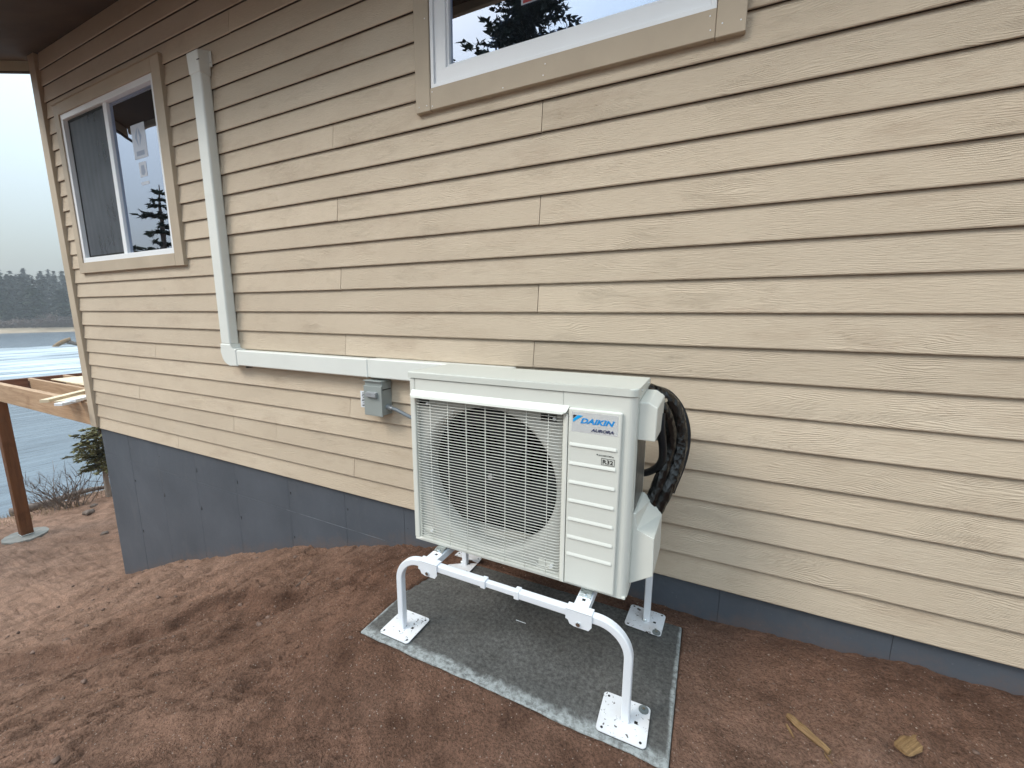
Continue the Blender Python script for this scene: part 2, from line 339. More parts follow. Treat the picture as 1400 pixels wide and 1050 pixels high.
def smoothpath(P, sub=6):
    P = [Vector(p) for p in P]; Q = [P[0]*2-P[1]]+P+[P[-1]*2-P[-2]]; R_ = []
    for i in range(1, len(Q)-2):
        for j in range(sub):
            t = j/sub; a, b, c, dd = Q[i-1], Q[i], Q[i+1], Q[i+2]
            R_.append(0.5*((2*b)+(-a+c)*t+(2*a-5*b+4*c-dd)*t*t+(-a+3*b-3*c+dd)*t**3))
    R_.append(P[-1]); return R_
def tube(bm, P, r, n=10, caps=True, rf=None):
    P = [Vector(p) for p in P]; rings = []; T = (P[1]-P[0]).normalized(); a = T.orthogonal().normalized()
    for i, p in enumerate(P):
        t = ((P[min(i+1, len(P)-1)]-P[max(i-1, 0)])).normalized(); a = (a-t*a.dot(t)).normalized(); b = t.cross(a)
        rr = r if not callable(r) else r(i/(len(P)-1))
        rings.append([bm.verts.new(p+(a*math.cos(2*math.pi*k/n)+b*math.sin(2*math.pi*k/n))*(rr if rf is None else rr*rf(i, k))) for k in range(n)])
    for i in range(len(P)-1):
        for k in range(n): bm.faces.new((rings[i][k], rings[i][(k+1) % n], rings[i+1][(k+1) % n], rings[i+1][k]))
    if caps: bm.faces.new(rings[0][::-1]); bm.faces.new(rings[-1])
def sqsweep(bm, P, hw, hd, ch=0.006):
    """rounded square section swept along a path lying in a plane y = const"""
    P = [Vector(p) for p in P]; rings = []; Y = Vector((0, 1, 0))
    sec = [(-hw+ch, -hd), (hw-ch, -hd), (hw-ch*.3, -hd+ch*.3), (hw, -hd+ch), (hw, hd-ch), (hw-ch*.3, hd-ch*.3), (hw-ch, hd), (-hw+ch, hd), (-hw+ch*.3, hd-ch*.3), (-hw, hd-ch), (-hw, -hd+ch), (-hw+ch*.3, -hd+ch*.3)]
    for i, p in enumerate(P):
        t = (P[min(i+1, len(P)-1)]-P[max(i-1, 0)]).normalized(); nn = Y.cross(t).normalized()
        rings.append([bm.verts.new(p+nn*a+Y*b) for a, b in sec])
    n = len(sec)
    for i in range(len(P)-1):
        for k in range(n): bm.faces.new((rings[i][k], rings[i][(k+1) % n], rings[i+1][(k+1) % n], rings[i+1][k]))
    bm.faces.new(rings[0][::-1]); bm.faces.new(rings[-1])
def tri_mesh(name, V, F):
    me = bpy.data.meshes.new(name); me.from_pydata(V, [], F); me.update(); return me
def empty(name, loc, label, cat, group=None, rz=0.0):
    o = bpy.data.objects.new(name, None); COL.objects.link(o); o.location = loc; o.rotation_euler = (0, 0, rz); o.empty_display_size = 0.1
    o['label'] = label; o['category'] = cat
    if group: o['group'] = group
    return o
def tag(o, label, cat, group=None):
    o['label'] = label; o['category'] = cat
    if group: o['group'] = group
    return o
def text_mesh(s, size, shear=0.0, offset=0.0, xs=1.0, extrude=0.0004):
    cu = bpy.data.curves.new('lettering', 'FONT'); cu.body = s; cu.size = size; cu.shear = shear; cu.offset = offset; cu.extrude = extrude; cu.resolution_u = 3
    o = bpy.data.objects.new('lettering', cu); COL.objects.link(o); bpy.context.view_layer.update()
    me = bpy.data.meshes.new_from_object(o.evaluated_get(bpy.context.evaluated_depsgraph_get())); bpy.data.objects.remove(o); bpy.data.curves.remove(cu)
    me.materials.clear(); co_ = np.empty(len(me.vertices)*3); me.vertices.foreach_get('co', co_); co_ = co_.reshape(-1, 3); co_[:, 0] *= xs
    wdt = co_[:, 0].max()-co_[:, 0].min(); co_[:, 0] -= co_[:, 0].min(); me.vertices.foreach_set('co', co_.ravel()); return me, wdt
def put_text(name, s, x, z, y, width, height, mat, parent, shear=0.0, offset=0.0):
    me, w_ = text_mesh(s, 1.0, shear, offset)
    co_ = np.empty(len(me.vertices)*3); me.vertices.foreach_get('co', co_); co_ = co_.reshape(-1, 3)
    hh = co_[:, 1].max()-co_[:, 1].min(); co_[:, 1] -= co_[:, 1].min()
    n = np.stack([co_[:, 0]*width/w_, -co_[:, 2]*0.8, co_[:, 1]*height/hh], 1); me.vertices.foreach_set('co', n.ravel()); me.update()
    return link(name, me, mat, parent, loc=(x, y, z))

# value noise
def _h(ix, iy, s):
    v = np.sin(ix*127.1+iy*311.7+s*74.7)*43758.5453; return v-np.floor(v)
def vn(x, y, s=0):
    ix = np.floor(x); iy = np.floor(y); fx = x-ix; fy = y-iy; fx = fx*fx*fx*(fx*(fx*6-15)+10); fy = fy*fy*fy*(fy*(fy*6-15)+10)
    return (_h(ix, iy, s)*(1-fx)+_h(ix+1, iy, s)*fx)*(1-fy)+(_h(ix, iy+1, s)*(1-fx)+_h(ix+1, iy+1, s)*fx)*fy
def fbm(x, y, s=0, o=4):
    t = 0; a = 0.5; c, sn = math.cos(0.6), math.sin(0.6)
    for i in range(o):
        t = t+a*(vn(x, y, s+i*3)*2-1); x, y = (x*c-y*sn)*2.03, (x*sn+y*c)*2.03; a *= 0.5
    return t
def sstep(a, b, x): t = np.clip((x-a)/(b-a), 0, 1); return t*t*(3-2*t)

# ------------------------------------------------------------------ ground, lake
HX = [-262, -230, -175, -150, -143, -138, -128, -60, -30, -17, -14.2, -13.4, -12.5, -11.3, -10.25, -8, -6.7, -5.2, -3.26, -1.9, -1.2, -0.3, 0.045, 0.575, 0.95, 1.28, 4, 27]
HZ = [4.0, 3.0, -0.6, -1.5, -2.55, -3.15, -3.9, -5.5, -5.0, -4.0, -3.2, -2.92, -2.50, -2.25, -2.17, -1.98, -1.78, -1.12, -0.444, -0.05, 0.02, 0.038, 0.017, 0.072, 0.105, 0.10, 0.12, 0.3]
PADX, PADY = (-1.472, -0.014), (-0.872, -0.128)
def ground_h(x, y):
    x = np.asarray(x, float); y = np.asarray(y, float)
    far = sstep(-20, -60, x); xs = x+far*(10*fbm(y*0.03, y*0.0+2.2, 5, 3)+2)+sstep(-11, -13.5, x)*(1-far)*0.7*fbm(y*0.35, y*0+1, 8, 3)
    h = np.interp(xs, HX, HZ)
    near = sstep(-14, -11, x)
    # smooth the piecewise profile a little and let the mound roll
    dx = np.maximum(np.maximum(PADX[0]-x, x-PADX[1]), 0); dy = np.maximum(np.maximum(PADY[0]-y, y-PADY[1]), 0); dp = np.sqrt(dx*dx+dy*dy)
    k = np.exp(-(dp/0.22)**2); wallk = np.exp(-np.abs(y-0.03)/0.12)
    amp = near*(1-0.92*k)
    roll = 0.07*fbm(x*0.9+3, y*1.1, 1, 3)*(1-0.8*wallk)
    xr = x*0.74+y*0.67; yr = -x*0.67+y*0.74
    tr = fbm(xr*1.3, yr*4.6, 21, 4); tr2 = fbm(xr*2.6+9, yr*9.5, 25, 4); cr = fbm(x*5.5, y*5.5, 29, 3)
    track = -0.034*np.exp(-(tr/0.045)**2)*sstep(-0.6, -1.8, x)-0.016*np.exp(-(tr2/0.05)**2)*sstep(-0.9, -1.8, x)-0.007*np.exp(-(cr/0.05)**2)
    rid = 0.046*fbm(xr*1.5, yr*6.5, 33, 4)+0.012*fbm(xr*4, yr*19, 37, 3)
    mid = 0.014*fbm(x*11, y*11, 44, 4); fine = 0.0095*fbm(x*36, y*36, 55, 3)
    h = h+amp*(roll+track+rid*(0.55+0.75*sstep(-0.5, -3, x))*(1-0.6*wallk)+mid)+near*fine*(1-0.5*k)
    # boot prints pressed into the loose soil
    for (px, py, a, dpt) in FOOT:
        u = (x-px)*math.cos(a)+(y-py)*math.sin(a); v = -(x-px)*math.sin(a)+(y-py)*math.cos(a); q = (u/0.15)**2+(v/0.058)**2
        h = h-dpt*0.8*np.exp(-q**2)+dpt*0.35*np.exp(-((np.sqrt(q)-1.35)/0.28)**2)
    ys = np.interp(x, [-6.2, -5.2, -3.75, -3.55, -3.3, -3.0, -2.9, -2.5, -2.2], [-1.9, -1.55, -1.22, -1.08, -0.90, -0.72, -0.58, -0.54, -0.40])
    q = (y-ys)+0.10*fbm(x*3, y*3, 71, 4); fd = sstep(-6.6, -5.6, x)*sstep(-2.1, -2.5, x)
    h = h-fd*(0.085*sstep(0.025, -0.045, q)-0.105*sstep(-0.03, -0.9, q))+fd*0.030*np.exp(-(q/0.07)**2)
    # soil is raked up to the slab
    h = h*(1-k)+(0.056+0.010*fbm(x*7, y*7, 66, 3))*k+k*near*fine*0.9
    inside = (dp <= 0); din = np.minimum(np.minimum(x-PADX[0], PADX[1]-x), np.minimum(y-PADY[0], PADY[1]-y))
    cor = np.hypot(x-PADX[0], (y-PADY[1])*0.6); spill = 0.004+0.016*fbm(x*5, y*5, 91, 4)+0.15*np.exp(-(cor/0.16)**2)-0.03*sstep(-0.2, -0.05, x)
    return np.where(inside, np.where(din < spill, 0.0735+0.5*np.clip(spill-din, 0, 0.03), 0.02), np.where(dp < 0.03, np.maximum(h, 0.066+0.012*fbm(x*8, y*8, 93, 3)), h))
FOOT = [(-2.6, -0.85, 0.5, 0.022), (-3.3, -0.6, 0.9, 0.03), (-1.75, -1.25, 0.3, 0.012), (-1.35, -1.25, 2.4, 0.012), (-2.25, -1.45, 0.7, 0.016), (-4.2, -0.7, 0.7, 0.03), (-3.0, -1.3, 1.2, 0.022),
        (0.55, -0.2, 2.0, 0.012), (0.75, -0.42, 2.2, 0.010), (1.3, -0.6, 2.5, 0.015), (-4.9, -1.1, 0.4, 0.03), (-2.0, -0.42, 0.2, 0.018), (-5.6, -0.8, 1.0, 0.03), (-3.9, -1.6, 0.1, 0.02)]
def axis(lo, a, b, hi, stp, g=1.09):
    c = list(np.arange(a, b, stp)); s = stp
    v = a; L_ = []
    while v > lo: s *= g; v -= s; L_.append(max(v, lo))
    s = stp; v = c[-1]; R_ = []
    while v < hi: s *= g; v += s; R_.append(min(v, hi))
    return np.array(sorted(set(L_))+c+sorted(set(R_)))
gx = axis(-262, -3.6, 1.9, 27, 0.0135, 1.022); gy = axis(-118, -2.4, 0.04, 158, 0.0135, 1.06)
X, Y = np.meshgrid(gx, gy, indexing='ij'); Z = ground_h(X, Y)
nx, ny = X.shape; V = np.stack([X.ravel(), Y.ravel(), Z.ravel()], 1)
i, j = np.meshgrid(np.arange(nx-1), np.arange(ny-1), indexing='ij'); a = (i*ny+j).ravel()
F = np.stack([a, a+ny, a+ny+1, a+1], 1)
gm = bpy.data.meshes.new('ground'); gm.vertices.add(len(V)); gm.vertices.foreach_set('co', V.ravel()); gm.loops.add(F.size); gm.loops.foreach_set('vertex_index', F.ravel())
gm.polygons.add(len(F)); gm.polygons.foreach_set('loop_start', np.arange(0, F.size, 4)); gm.polygons.foreach_set('loop_total', np.full(len(F), 4)); 
gm.materials.append(M['soil']); gm.materials.append(M['beach'])
_ys = np.interp(X, [-6.2, -5.2, -3.75, -3.55, -3.3, -3.0, -2.9, -2.5, -2.2], [-1.9, -1.55, -1.22, -1.08, -0.90, -0.72, -0.58, -0.54, -0.40]); _q = (Y-_ys)+0.10*fbm(X*3, Y*3, 71, 4)
sdark = 0.95*sstep(0.03, -0.02, _q)*sstep(-0.42, -0.10, _q+0.08*fbm(X*4, Y*4, 12, 4))*sstep(-6.6, -5.2, X)*sstep(-1.9, -2.6, X)  # darker soil below the step, in random patches and along the wall
sdark = np.maximum(sdark, 0.75*sstep(-0.35, 0.35, fbm(X*1.1+7, Y*1.1, 17, 5)+0.55*sstep(-2.2, -0.6, X)-0.25)); sdark = np.maximum(sdark, 0.8*sstep(-0.25, -0.02, Y)*sstep(-1.9, -1.2, X))
ma_ = gm.attributes.new('soil_dark', 'FLOAT', 'POINT'); ma_.data.foreach_set('value', np.clip(sdark, 0, 1).ravel().astype(np.float32))
gm.polygons.foreach_set('material_index', (V[F[:, 0], 0] < -60).astype(int)); gm.polygons.foreach_set('use_smooth', [True]*len(F)); gm.update()
link('ground', gm, kind='structure')
def gz(x, y): return float(ground_h(np.array([x]), np.array([y]))[0])
# pale grains scattered on the soil
V = []; F = []
for k in range(2400):
    x = random.uniform(-3.2, 1.9) if random.random() < 0.75 else random.uniform(-6.5, -3); y = random.uniform(-2.1, 0.0)
    if PADX[0] < x < PADX[1] and PADY[0] < y < PADY[1]: continue
    r = random.choice([0.0016, 0.002, 0.0025, 0.003, 0.0045]); n = len(V)
    V += [(x, y, r*.9)]; V[-1] = (x, y, None)
    V.pop(); P = [(r, 0, 0), (0, r, 0), (-r, 0, 0), (0, -r, 0), (0, 0, r*.8), (0, 0, -r)]
    V += [(x+p[0]*random.uniform(.7, 1.4), y+p[1]*random.uniform(.7, 1.3), p[2]) for p in P]
    F += [(n, n+1, n+4), (n+1, n+2, n+4), (n+2, n+3, n+4), (n+3, n, n+4), (n+1, n, n+5), (n+2, n+1, n+5), (n+3, n+2, n+5), (n, n+3, n+5)]
V = np.array(V, float); c = V.reshape(-1, 6, 3).mean(1); zz = ground_h(c[:, 0], c[:, 1]); V[:, 2] += np.repeat(zz+0.001, 6)
link('gravel', tri_mesh('gravel', V.tolist(), F), M['pebble'], kind='stuff')
V = []; F = []
for k in range(170):
    x = random.uniform(-7.5, 2.2); y = random.uniform(-2.2, -0.03)
    if PADX[0] < x < PADX[1] and PADY[0] < y < PADY[1]: continue
    r = random.choice([0.005, 0.006, 0.007, 0.010]) if x > -2 else random.uniform(0.008, 0.02); n = len(V); b_ = bmesh.new(); bmesh.ops.create_icosphere(b_, subdivisions=2, radius=1)
    sx_, sy_2, sz_ = r*random.uniform(.8, 1.5), r*random.uniform(.6, 1), r*random.uniform(.45, .8); zz = gz(x, y)
    V += [(x+v.co.x*sx_*(1+.2*math.sin(v.co.y*5+k)), y+v.co.y*sy_2*(1+.2*math.sin(v.co.x*4+k)), zz+v.co.z*sz_+r*.15) for v in b_.verts]; F += [tuple(v.index+n for v in f.verts) for f in b_.faces]; b_.free()
link('pebbles', tri_mesh('pebbles', V, F), simple('brown_pebble', (0.17, 0.11, 0.085), 0.8, 0.3, var=0.25, nscale=60), kind='stuff', smooth=True)
# clods of the same soil
V = []; F = []
for k in range(900):
    x = random.uniform(-6, 1.8); y = random.uniform(-2.0, 0.0)
    if PADX[0]-.03 < x < PADX[1]+.03 and PADY[0]-.03 < y < PADY[1]+.03: continue
    r = random.choice([0.004, 0.005, 0.006, 0.008, 0.012 if x < -1.6 else 0.006]); n = len(V)
    P = [(r, 0, 0), (0, r, 0), (-r, 0, 0), (0, -r, 0), (0, 0, r*.7), (0, 0, -r)]
    V += [(x+p[0]*random.uniform(.6, 1.4), y+p[1]*random.uniform(.6, 1.4), p[2]*random.uniform(.6, 1.1)) for p in P]
    F += [(n, n+1, n+4), (n+1, n+2, n+4), (n+2, n+3, n+4), (n+3, n, n+4), (n+1, n, n+5), (n+2, n+1, n+5), (n+3, n+2, n+5), (n, n+3, n+5)]
V = np.array(V, float); c = V.reshape(-1, 6, 3).mean(1); V[:, 2] += np.repeat(ground_h(c[:, 0], c[:, 1])+0.002, 6)
link('soil_clods', tri_mesh('soil_clods', V.tolist(), F), M['soil'], kind='stuff')
bm = bmesh.new(); vv = [bm.verts.new(p) for p in ((-150, -117, -3.0), (-13.0, -117, -3.0), (-13.0, 157, -3.0), (-150, 157, -3.0))]; bm.faces.new(vv)
link('lake', bm2me(bm), M['water'], kind='structure')

# ------------------------------------------------------------------ house
house = empty('house', (0, 0, 0), 'tan lap-sided house wall on a blue-grey foundation beside the lake', 'house')
ZC = [0.247, 0.398, 0.554, 0.713, 0.870, 1.031, 1.185, 1.342, 1.499, 1.658, 1.816, 1.971, 2.131, 2.286, 2.441, 2.597, 2.753, 2.910, 3.067, 3.225, 3.383, 3.548, 3.706, 3.864, 4.022, 4.180, 4.338]
JO = {16: [-2.41], 13: [-2.41], 10: [-2.42], 7: [-2.414, -0.914], 15: [-0.885], 12: [-0.889], 9: [-0.892], 4: [-2.408], 2: [-3.90, -3.304], 1: [-2.406], 22: [-3.40], 5: [2.35], 8: [2.3], 11: [2.33], 0: [-4.9, 1.9], 3: [-5.55, 2.1], 6: [-5.1, 2.0], 14: [1.85], 18: [1.4]}
XL, XR = -6.645, 6.0
W1 = (-6.30, -4.46, 2.184, 3.670); W2 = (-1.575, -0.080, 2.940, 4.02)
def board(x0, x1, z0, z1):
    jy = random.uniform(-0.0010, 0.0010); t = 0.0185; g = 0.0019; dz = random.uniform(-0.0012, 0.0012); z0 += dz
    x0 += g; x1 -= g
    def sec(x): return [(x, 0.0045+jy, z0-0.001), (x, 0.0014+jy, z0+0.0016), (x, 0.0+jy, z0+0.006), (x, t+jy*0, min(z1+0.012, 4.36)), (x, t+0.006, min(z1+0.012, 4.36)), (x, 0.0230, z0-0.001)]
    bm = bmesh.new(); loft(bm, sec(x0), sec(x1)); me = bm2me(bm, 'siding_board'); me.materials.append(M['siding']); me.materials.append(M['buttshade'])
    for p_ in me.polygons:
        if p_.normal.z < -0.98: p_.material_index = 1  # undersides coloured dark brown to deepen the shadow line under each board
    return link('siding_board', me, None, house)
for k in range(len(ZC)-1):
    z0, z1 = ZC[k], ZC[k+1]; cuts = [(XL, XR)]
    for (a0, a1, b0, b1) in (W1, W2):
        if z1 > b0+0.02 and z0 < b1-0.02:
            n = []
            for (p, q) in cuts:
                if p < a0 and q > a1: n += [(p, a0-0.05), (a1+0.05, q)]
                else: n.append((p, q))
            cuts = n
    for (p, q) in cuts:
        js = [p]+[j_ for j_ in JO.get(k, []) if p < j_ < q]+[q]
        for u, v in zip(js[:-1], js[1:]): board(u, v, z0, z1)
# sheathing behind the boards, with the two window openings
bm = bmesh.new()
def wallpieces(x0, x1, z0, z1, holes):
    xs = sorted({x0, x1}|{h[0] for h in holes}|{h[1] for h in holes}); zs = sorted({z0, z1}|{h[2] for h in holes}|{h[3] for h in holes})
    for p, q in zip(xs[:-1], xs[1:]):
        for r, s in zip(zs[:-1], zs[1:]):
            cx_, cz = (p+q)/2, (r+s)/2
            if any(h[0] < cx_ < h[1] and h[2] < cz < h[3] for h in holes): continue
            bx(bm, p, q, 0.024, 0.14, r, s)
wallpieces(-6.76, 6.0, 0.235, 4.36, [(-6.27, -4.49, 2.21, 3.64), (-1.545, -0.11, 2.97, 3.99)])
link('wall_sheathing', bm2me(bm), M['room'], house)
# end wall with its own window opening (seen through the first window)
bm = bmesh.new()
for (y0, y1, z0, z1) in ((0.141, 0.80, 0.235, 4.36), (1.35, 8.0, 0.235, 4.36), (0.80, 1.35, 0.235, 2.3), (0.80, 1.35, 3.60, 4.36)): bx(bm, -6.78, -6.66, y0, y1, z0, z1)
link('end_wall', bm2me(bm), M['trim'], house)
box('back_wall', -6.66, 6.0, 7.9, 8.0, 0.235, 4.36, M['trim'], house); box('end_wall', 6.0, 6.12, 0.024, 8.0, 0.235, 4.36, M['trim'], house)
box('interior_partition', -4.0, -3.9, 0.141, 7.89, 0.45, 4.2, M['room'], house)
box('interior_partition', -6.65, -4.01, 3.2, 3.3, 0.45, 4.2, M['room'], house)
box('interior_partition', -3.89, 5.99, 3.6, 3.7, 0.45, 4.2, M['room'], house)
box('floor_deck', -6.65, 5.99, 0.145, 7.89, 0.25, 0.44, M['ply'], house); box('ceiling', -6.65, 5.99, 0.145, 7.89, 4.205, 4.33, M['room'], house)
# corner board and its edge bead
box('corner_board', -6.795, -6.648, -0.024, 0.0225, 0.262, 4.337, M['trim'], house, bev=0.003, seg=1)
box('corner_board', -6.795, -6.770, 0.0235, 0.14, 0.262, 4.337, M['trim'], house, bev=0.003, seg=1)
# soffit sloping down from the wall, roof above it, rake board at the lake end
SL = 0.45
def soff(y): return 4.345+SL*y
bm = bmesh.new(); prism(bm, [(0.16, soff(0.16)+.002), (-0.80, soff(-0.80)), (-0.80, soff(-0.80)+0.025), (0.16, soff(0.16)+0.027)], 'x', -7.0, 6.4)
link('soffit', bm2me(bm), M['soffit'], house)
bm = bmesh.new(); prism(bm, [(-0.86, soff(-0.86)+0.12), (4.0, soff(4.0)+0.12), (4.0, soff(4.0)+0.20), (-0.86, soff(-0.86)+0.20)], 'x', -7.06, 6.45)
prism(bm, [(4.0, soff(4.0)+0.12), (8.8, soff(-0.8)+0.12), (8.8, soff(-0.8)+0.20), (4.0, soff(4.0)+0.20)], 'x', -7.06, 6.45)
link('roof', bm2me(bm), M['roof'], house)
box('fascia_board', -7.0, 6.4, -0.835, -0.802, soff(-0.8)-0.06, soff(-0.8)+0.135, M['trim'], house, bev=0.003, seg=1)
bm = bmesh.new(); prism(bm, [(-0.80, soff(-0.80)-0.095), (4.0, soff(4.0)-0.095), (4.0, soff(4.0)+0.12), (-0.80, soff(-0.80)+0.12)], 'x', -7.042, -7.002)
link('rake_board', bm2me(bm), M['trim'], house)
bm = bmesh.new(); prism(bm, [(-0.86, soff(-0.86)-0.112), (4.0, soff(4.0)-0.112), (4.0, soff(4.0)-0.097), (-0.86, soff(-0.86)-0.097)], 'x', -7.06, -7.006)
link('rake_drip_edge', bm2me(bm), M['roof'], house)
bm = bmesh.new(); prism(bm, [(0.15, 4.37), (7.9, 4.37), (4.0, 6.1)], 'x', -6.78, -6.70); link('gable', bm2me(bm), M['trim'], house)
# foundation: wall with its formed panels
fw = box('foundation_wall', -6.70, 6.0, 0.036, 0.30, -2.4, 0.245, M['found'], house)
xs = [-6.705, -6.05, -5.42, -4.70, -4.02, -3.25, -2.56, -1.95]; x = -1.95
while x < 5.9: x += 0.70; xs.append(min(x, 6.0))
for p, q in zip(xs[:-1], xs[1:]):
    for (r, s) in ((-2.4, -0.0895), (-0.0875, 0.2445)):
        dyy = random.uniform(0, 0.0012); box('foundation_panel', p+0.0008, q-0.0008, 0.030+dyy, 0.0362, r, s, M['found'], fw, bev=0.001, seg=1)
for p in xs[1:10]:
    for z in (-1.0, -0.35, 0.07): 
        bm = bmesh.new(); cyl(bm, (p+0.03, 0.028, z+random.uniform(-.05, .05)), (p+0.03, 0.034, z), 0.0034, n=8); link('form_tie', bm2me(bm), M['ink'], fw)
box('chalk_line', -3.30, -2.15, 0.0286, 0.0298, -0.0900, -0.0860, simple('chalk_dust', (0.16, 0.175, 0.20), 0.8, var=0.3, nscale=9), fw)
box('foundation_wall', -6.70, -6.42, 0.301, 8.0, -2.4, 0.234, M['found'], house)

# ------------------------------------------------------------------ windows
def frame_ring(bm, x0, x1, z0, z1, t, y0, y1, bev=0.003):
    bx(bm, x0, x1, y0, y1, z0, z0+t, bev); bx(bm, x0, x1, y0, y1, z1-t, z1, bev)
    bx(bm, x0, x0+t, y0+0.0006, y1-0.0006, z0+t*0.7, z1-t*0.7, bev); bx(bm, x1-t, x1, y0+0.0006, y1-0.0006, z0+t*0.7, z1-t*0.7, bev)
w1 = empty('window', (0, 0, 0), '', ''); del w1['label']; del w1['category']; w1.parent = house
def casing(par, x0, x1, z0, z1, y=-0.024): return box('casing', x0, x1, y, 0.0225, z0, z1, M['trim'], par, bev=0.0025, seg=1)
casing(w1, -4.4605, -4.325, 2.070, 3.775); casing(w1, -6.405, -6.3005, 2.070, 3.775, -0.022)
casing(w1, -6.2995, -4.462, 2.072, 2.182); casing(w1, -6.2995, -4.462, 3.672, 3.775)
box('drip_flashing', -6.42, -4.31, -0.034, 0.0, 3.7765, 3.7805, M['trim'], w1)
bm = bmesh.new(); frame_ring(bm, -6.299, -4.462, 2.183, 3.671, 0.050, -0.012, 0.095); bx(bm, -5.43, -5.36, 0.004, 0.075, 2.225, 3.63, 0.004); link('frame', bm2me(bm), M['vinyl'], w1)
bm = bmesh.new(); frame_ring(bm, -6.245, -5.39, 2.232, 3.622, 0.036, 0.034, 0.058); link('sash', bm2me(bm), M['vinyl'], w1)
bm = bmesh.new(); frame_ring(bm, -6.22, -5.432, 2.236, 3.616, 0.022, 0.014, 0.026); link('screen_frame', bm2me(bm), M['fan'], w1)
box('screen', -6.20, -5.45, 0.019, 0.0205, 2.25, 3.60, M['screen'], w1)
box('pane', -6.21, -5.42, 0.042, 0.047, 2.26, 3.60, M['glass'], w1)
box('pane', -5.362, -4.510, 0.030, 0.035, 2.232, 3.622, M['glass'], w1)
def quad(name, pts, mat, par):
    me = tri_mesh(name, pts, [tuple(range(len(pts)))]); return link(name, me, mat, par)
sy = 0.0285
st = box('sticker', -5.03, -4.79, sy-0.0006, sy, 3.065, 3.36, M['sticker'], w1)
c = (-4.915, 3.25)
for sgn in (1, -1):
    quad('printed_mark', [(c[0]+sgn*0.008, sy-0.001, c[1]+0.085), (c[0]+sgn*0.060, sy-0.001, c[1]), (c[0]+sgn*0.008, sy-0.001, c[1]-0.085), (c[0]+sgn*0.022, sy-0.001, c[1]-0.01), (c[0]+sgn*0.010, sy-0.001, c[1]+0.03)], M['stickerprint'], st)
quad('printed_mark', [(-4.98, sy-0.001, 3.09), (-4.84, sy-0.001, 3.09), (-4.84, sy-0.001, 3.13), (-4.98, sy-0.001, 3.13)], M['stickerprint'], st)
s2 = box('sticker', -4.975, -4.845, sy-0.0006, sy, 2.905, 3.035, M['sticker'], w1)
quad('printed_mark', [(-4.945, sy-0.001, 2.93), (-4.90, sy-0.001, 2.915), (-4.87, sy-0.001, 2.94), (-4.885, sy-0.001, 3.005), (-4.935, sy-0.001, 3.005)], M['stickerprint'], s2)
box('sticker', -4.97, -4.83, sy-0.0006, sy, 2.835, 2.862, M['sticker'], w1)
box('protective_film', -4.715, -4.512, 0.0365, 0.037, 2.235, 3.01, M['greenfilm'], w1)

w2 = empty('window', (0, 0, 0), '', ''); del w2['label']; del w2['category']; w2.parent = house
casing(w2, -1.680, -1.577, 2.820, 4.14); casing(w2, -0.0785, 0.036, 2.820, 4.14); casing(w2, -1.5755, -0.080, 2.822, 2.937); casing(w2, -1.5755, -0.080, 4.022, 4.14)
bm = bmesh.new(); frame_ring(bm, -1.5745, -0.081, 2.938, 4.021, 0.022, -0.016, 0.095, 0.003); link('frame', bm2me(bm), M['vinyl'], w2)
bm = bmesh.new(); frame_ring(bm, -1.553, -0.102, 2.959, 4.0, 0.078, -0.004, 0.075, 0.005); link('sash', bm2me(bm), M['vinyl'], w2)
bm = bmesh.new(); frame_ring(bm, -1.478, -0.177, 3.034, 3.925, 0.018, 0.008, 0.06, 0.003); link('glazing_bead', bm2me(bm), M['vinyl'], w2)
box('pane', -1.466, -0.189, 0.030, 0.035, 3.046, 3.913, M['glass'], w2)
box('protective_film', -1.46, -1.335, 0.0365, 0.037, 3.05, 3.91, M['greenfilm'], w2)
s3 = box('sticker', -1.02, -0.80, sy-0.0006, sy, 3.235, 3.42, M['sticker'], w2)
quad('printed_mark', [(-1.01, sy-0.001, 3.24), (-0.81, sy-0.001, 3.24), (-0.81, sy-0.001, 3.255), (-1.01, sy-0.001, 3.255)], simple('red_print', (0.35, 0.03, 0.03), 0.6), s3)
# nail heads in the trim
bm = bmesh.new()
for (x, z) in [(-1.60, 2.85), (-1.655, 2.85), (-1.56, 2.84), (-1.56, 2.915), (-1.60, 3.30), (-0.87, 2.85), (-0.86, 2.90), (-0.10, 2.855), (-0.105, 2.91), (-0.055, 2.87), (0.015, 2.865), (-1.10, 2.84), (0.02, 3.2)]:
    cyl(bm, (x, -0.0255, z), (x, -0.022, z), 0.0032, n=8)
link('nail_head', bm2me(bm), M['vinyl'], w2, kind='stuff')

# ------------------------------------------------------------------ line duct on the wall
duct = empty('line_duct', (-3.66, 0, 1.28), 'white plastic L-shaped pipe cover running down the tan wall then right to the heat pump', 'pipe cover')
def dpart(name, x0, x1, z0, z1, y0, bev=0.016):
    return box(name, x0+3.66, x1+3.66, y0, 0.006, z0-1.28, z1-1.28, M['duct'], duct, bev=bev, seg=4)
dv = dpart('vertical_cover', -3.812, -3.680, 1.380, 3.50, -0.075)
dpart('horizontal_cover', -3.610, -2.130, 1.205, 1.336, -0.075, 0.010)
dpart('horizontal_cover', -2.112, -1.02, 1.207, 1.340, -0.076, 0.010)
dpart('coupler', -2.131, -2.111, 1.211, 1.334, -0.071, 0.004)
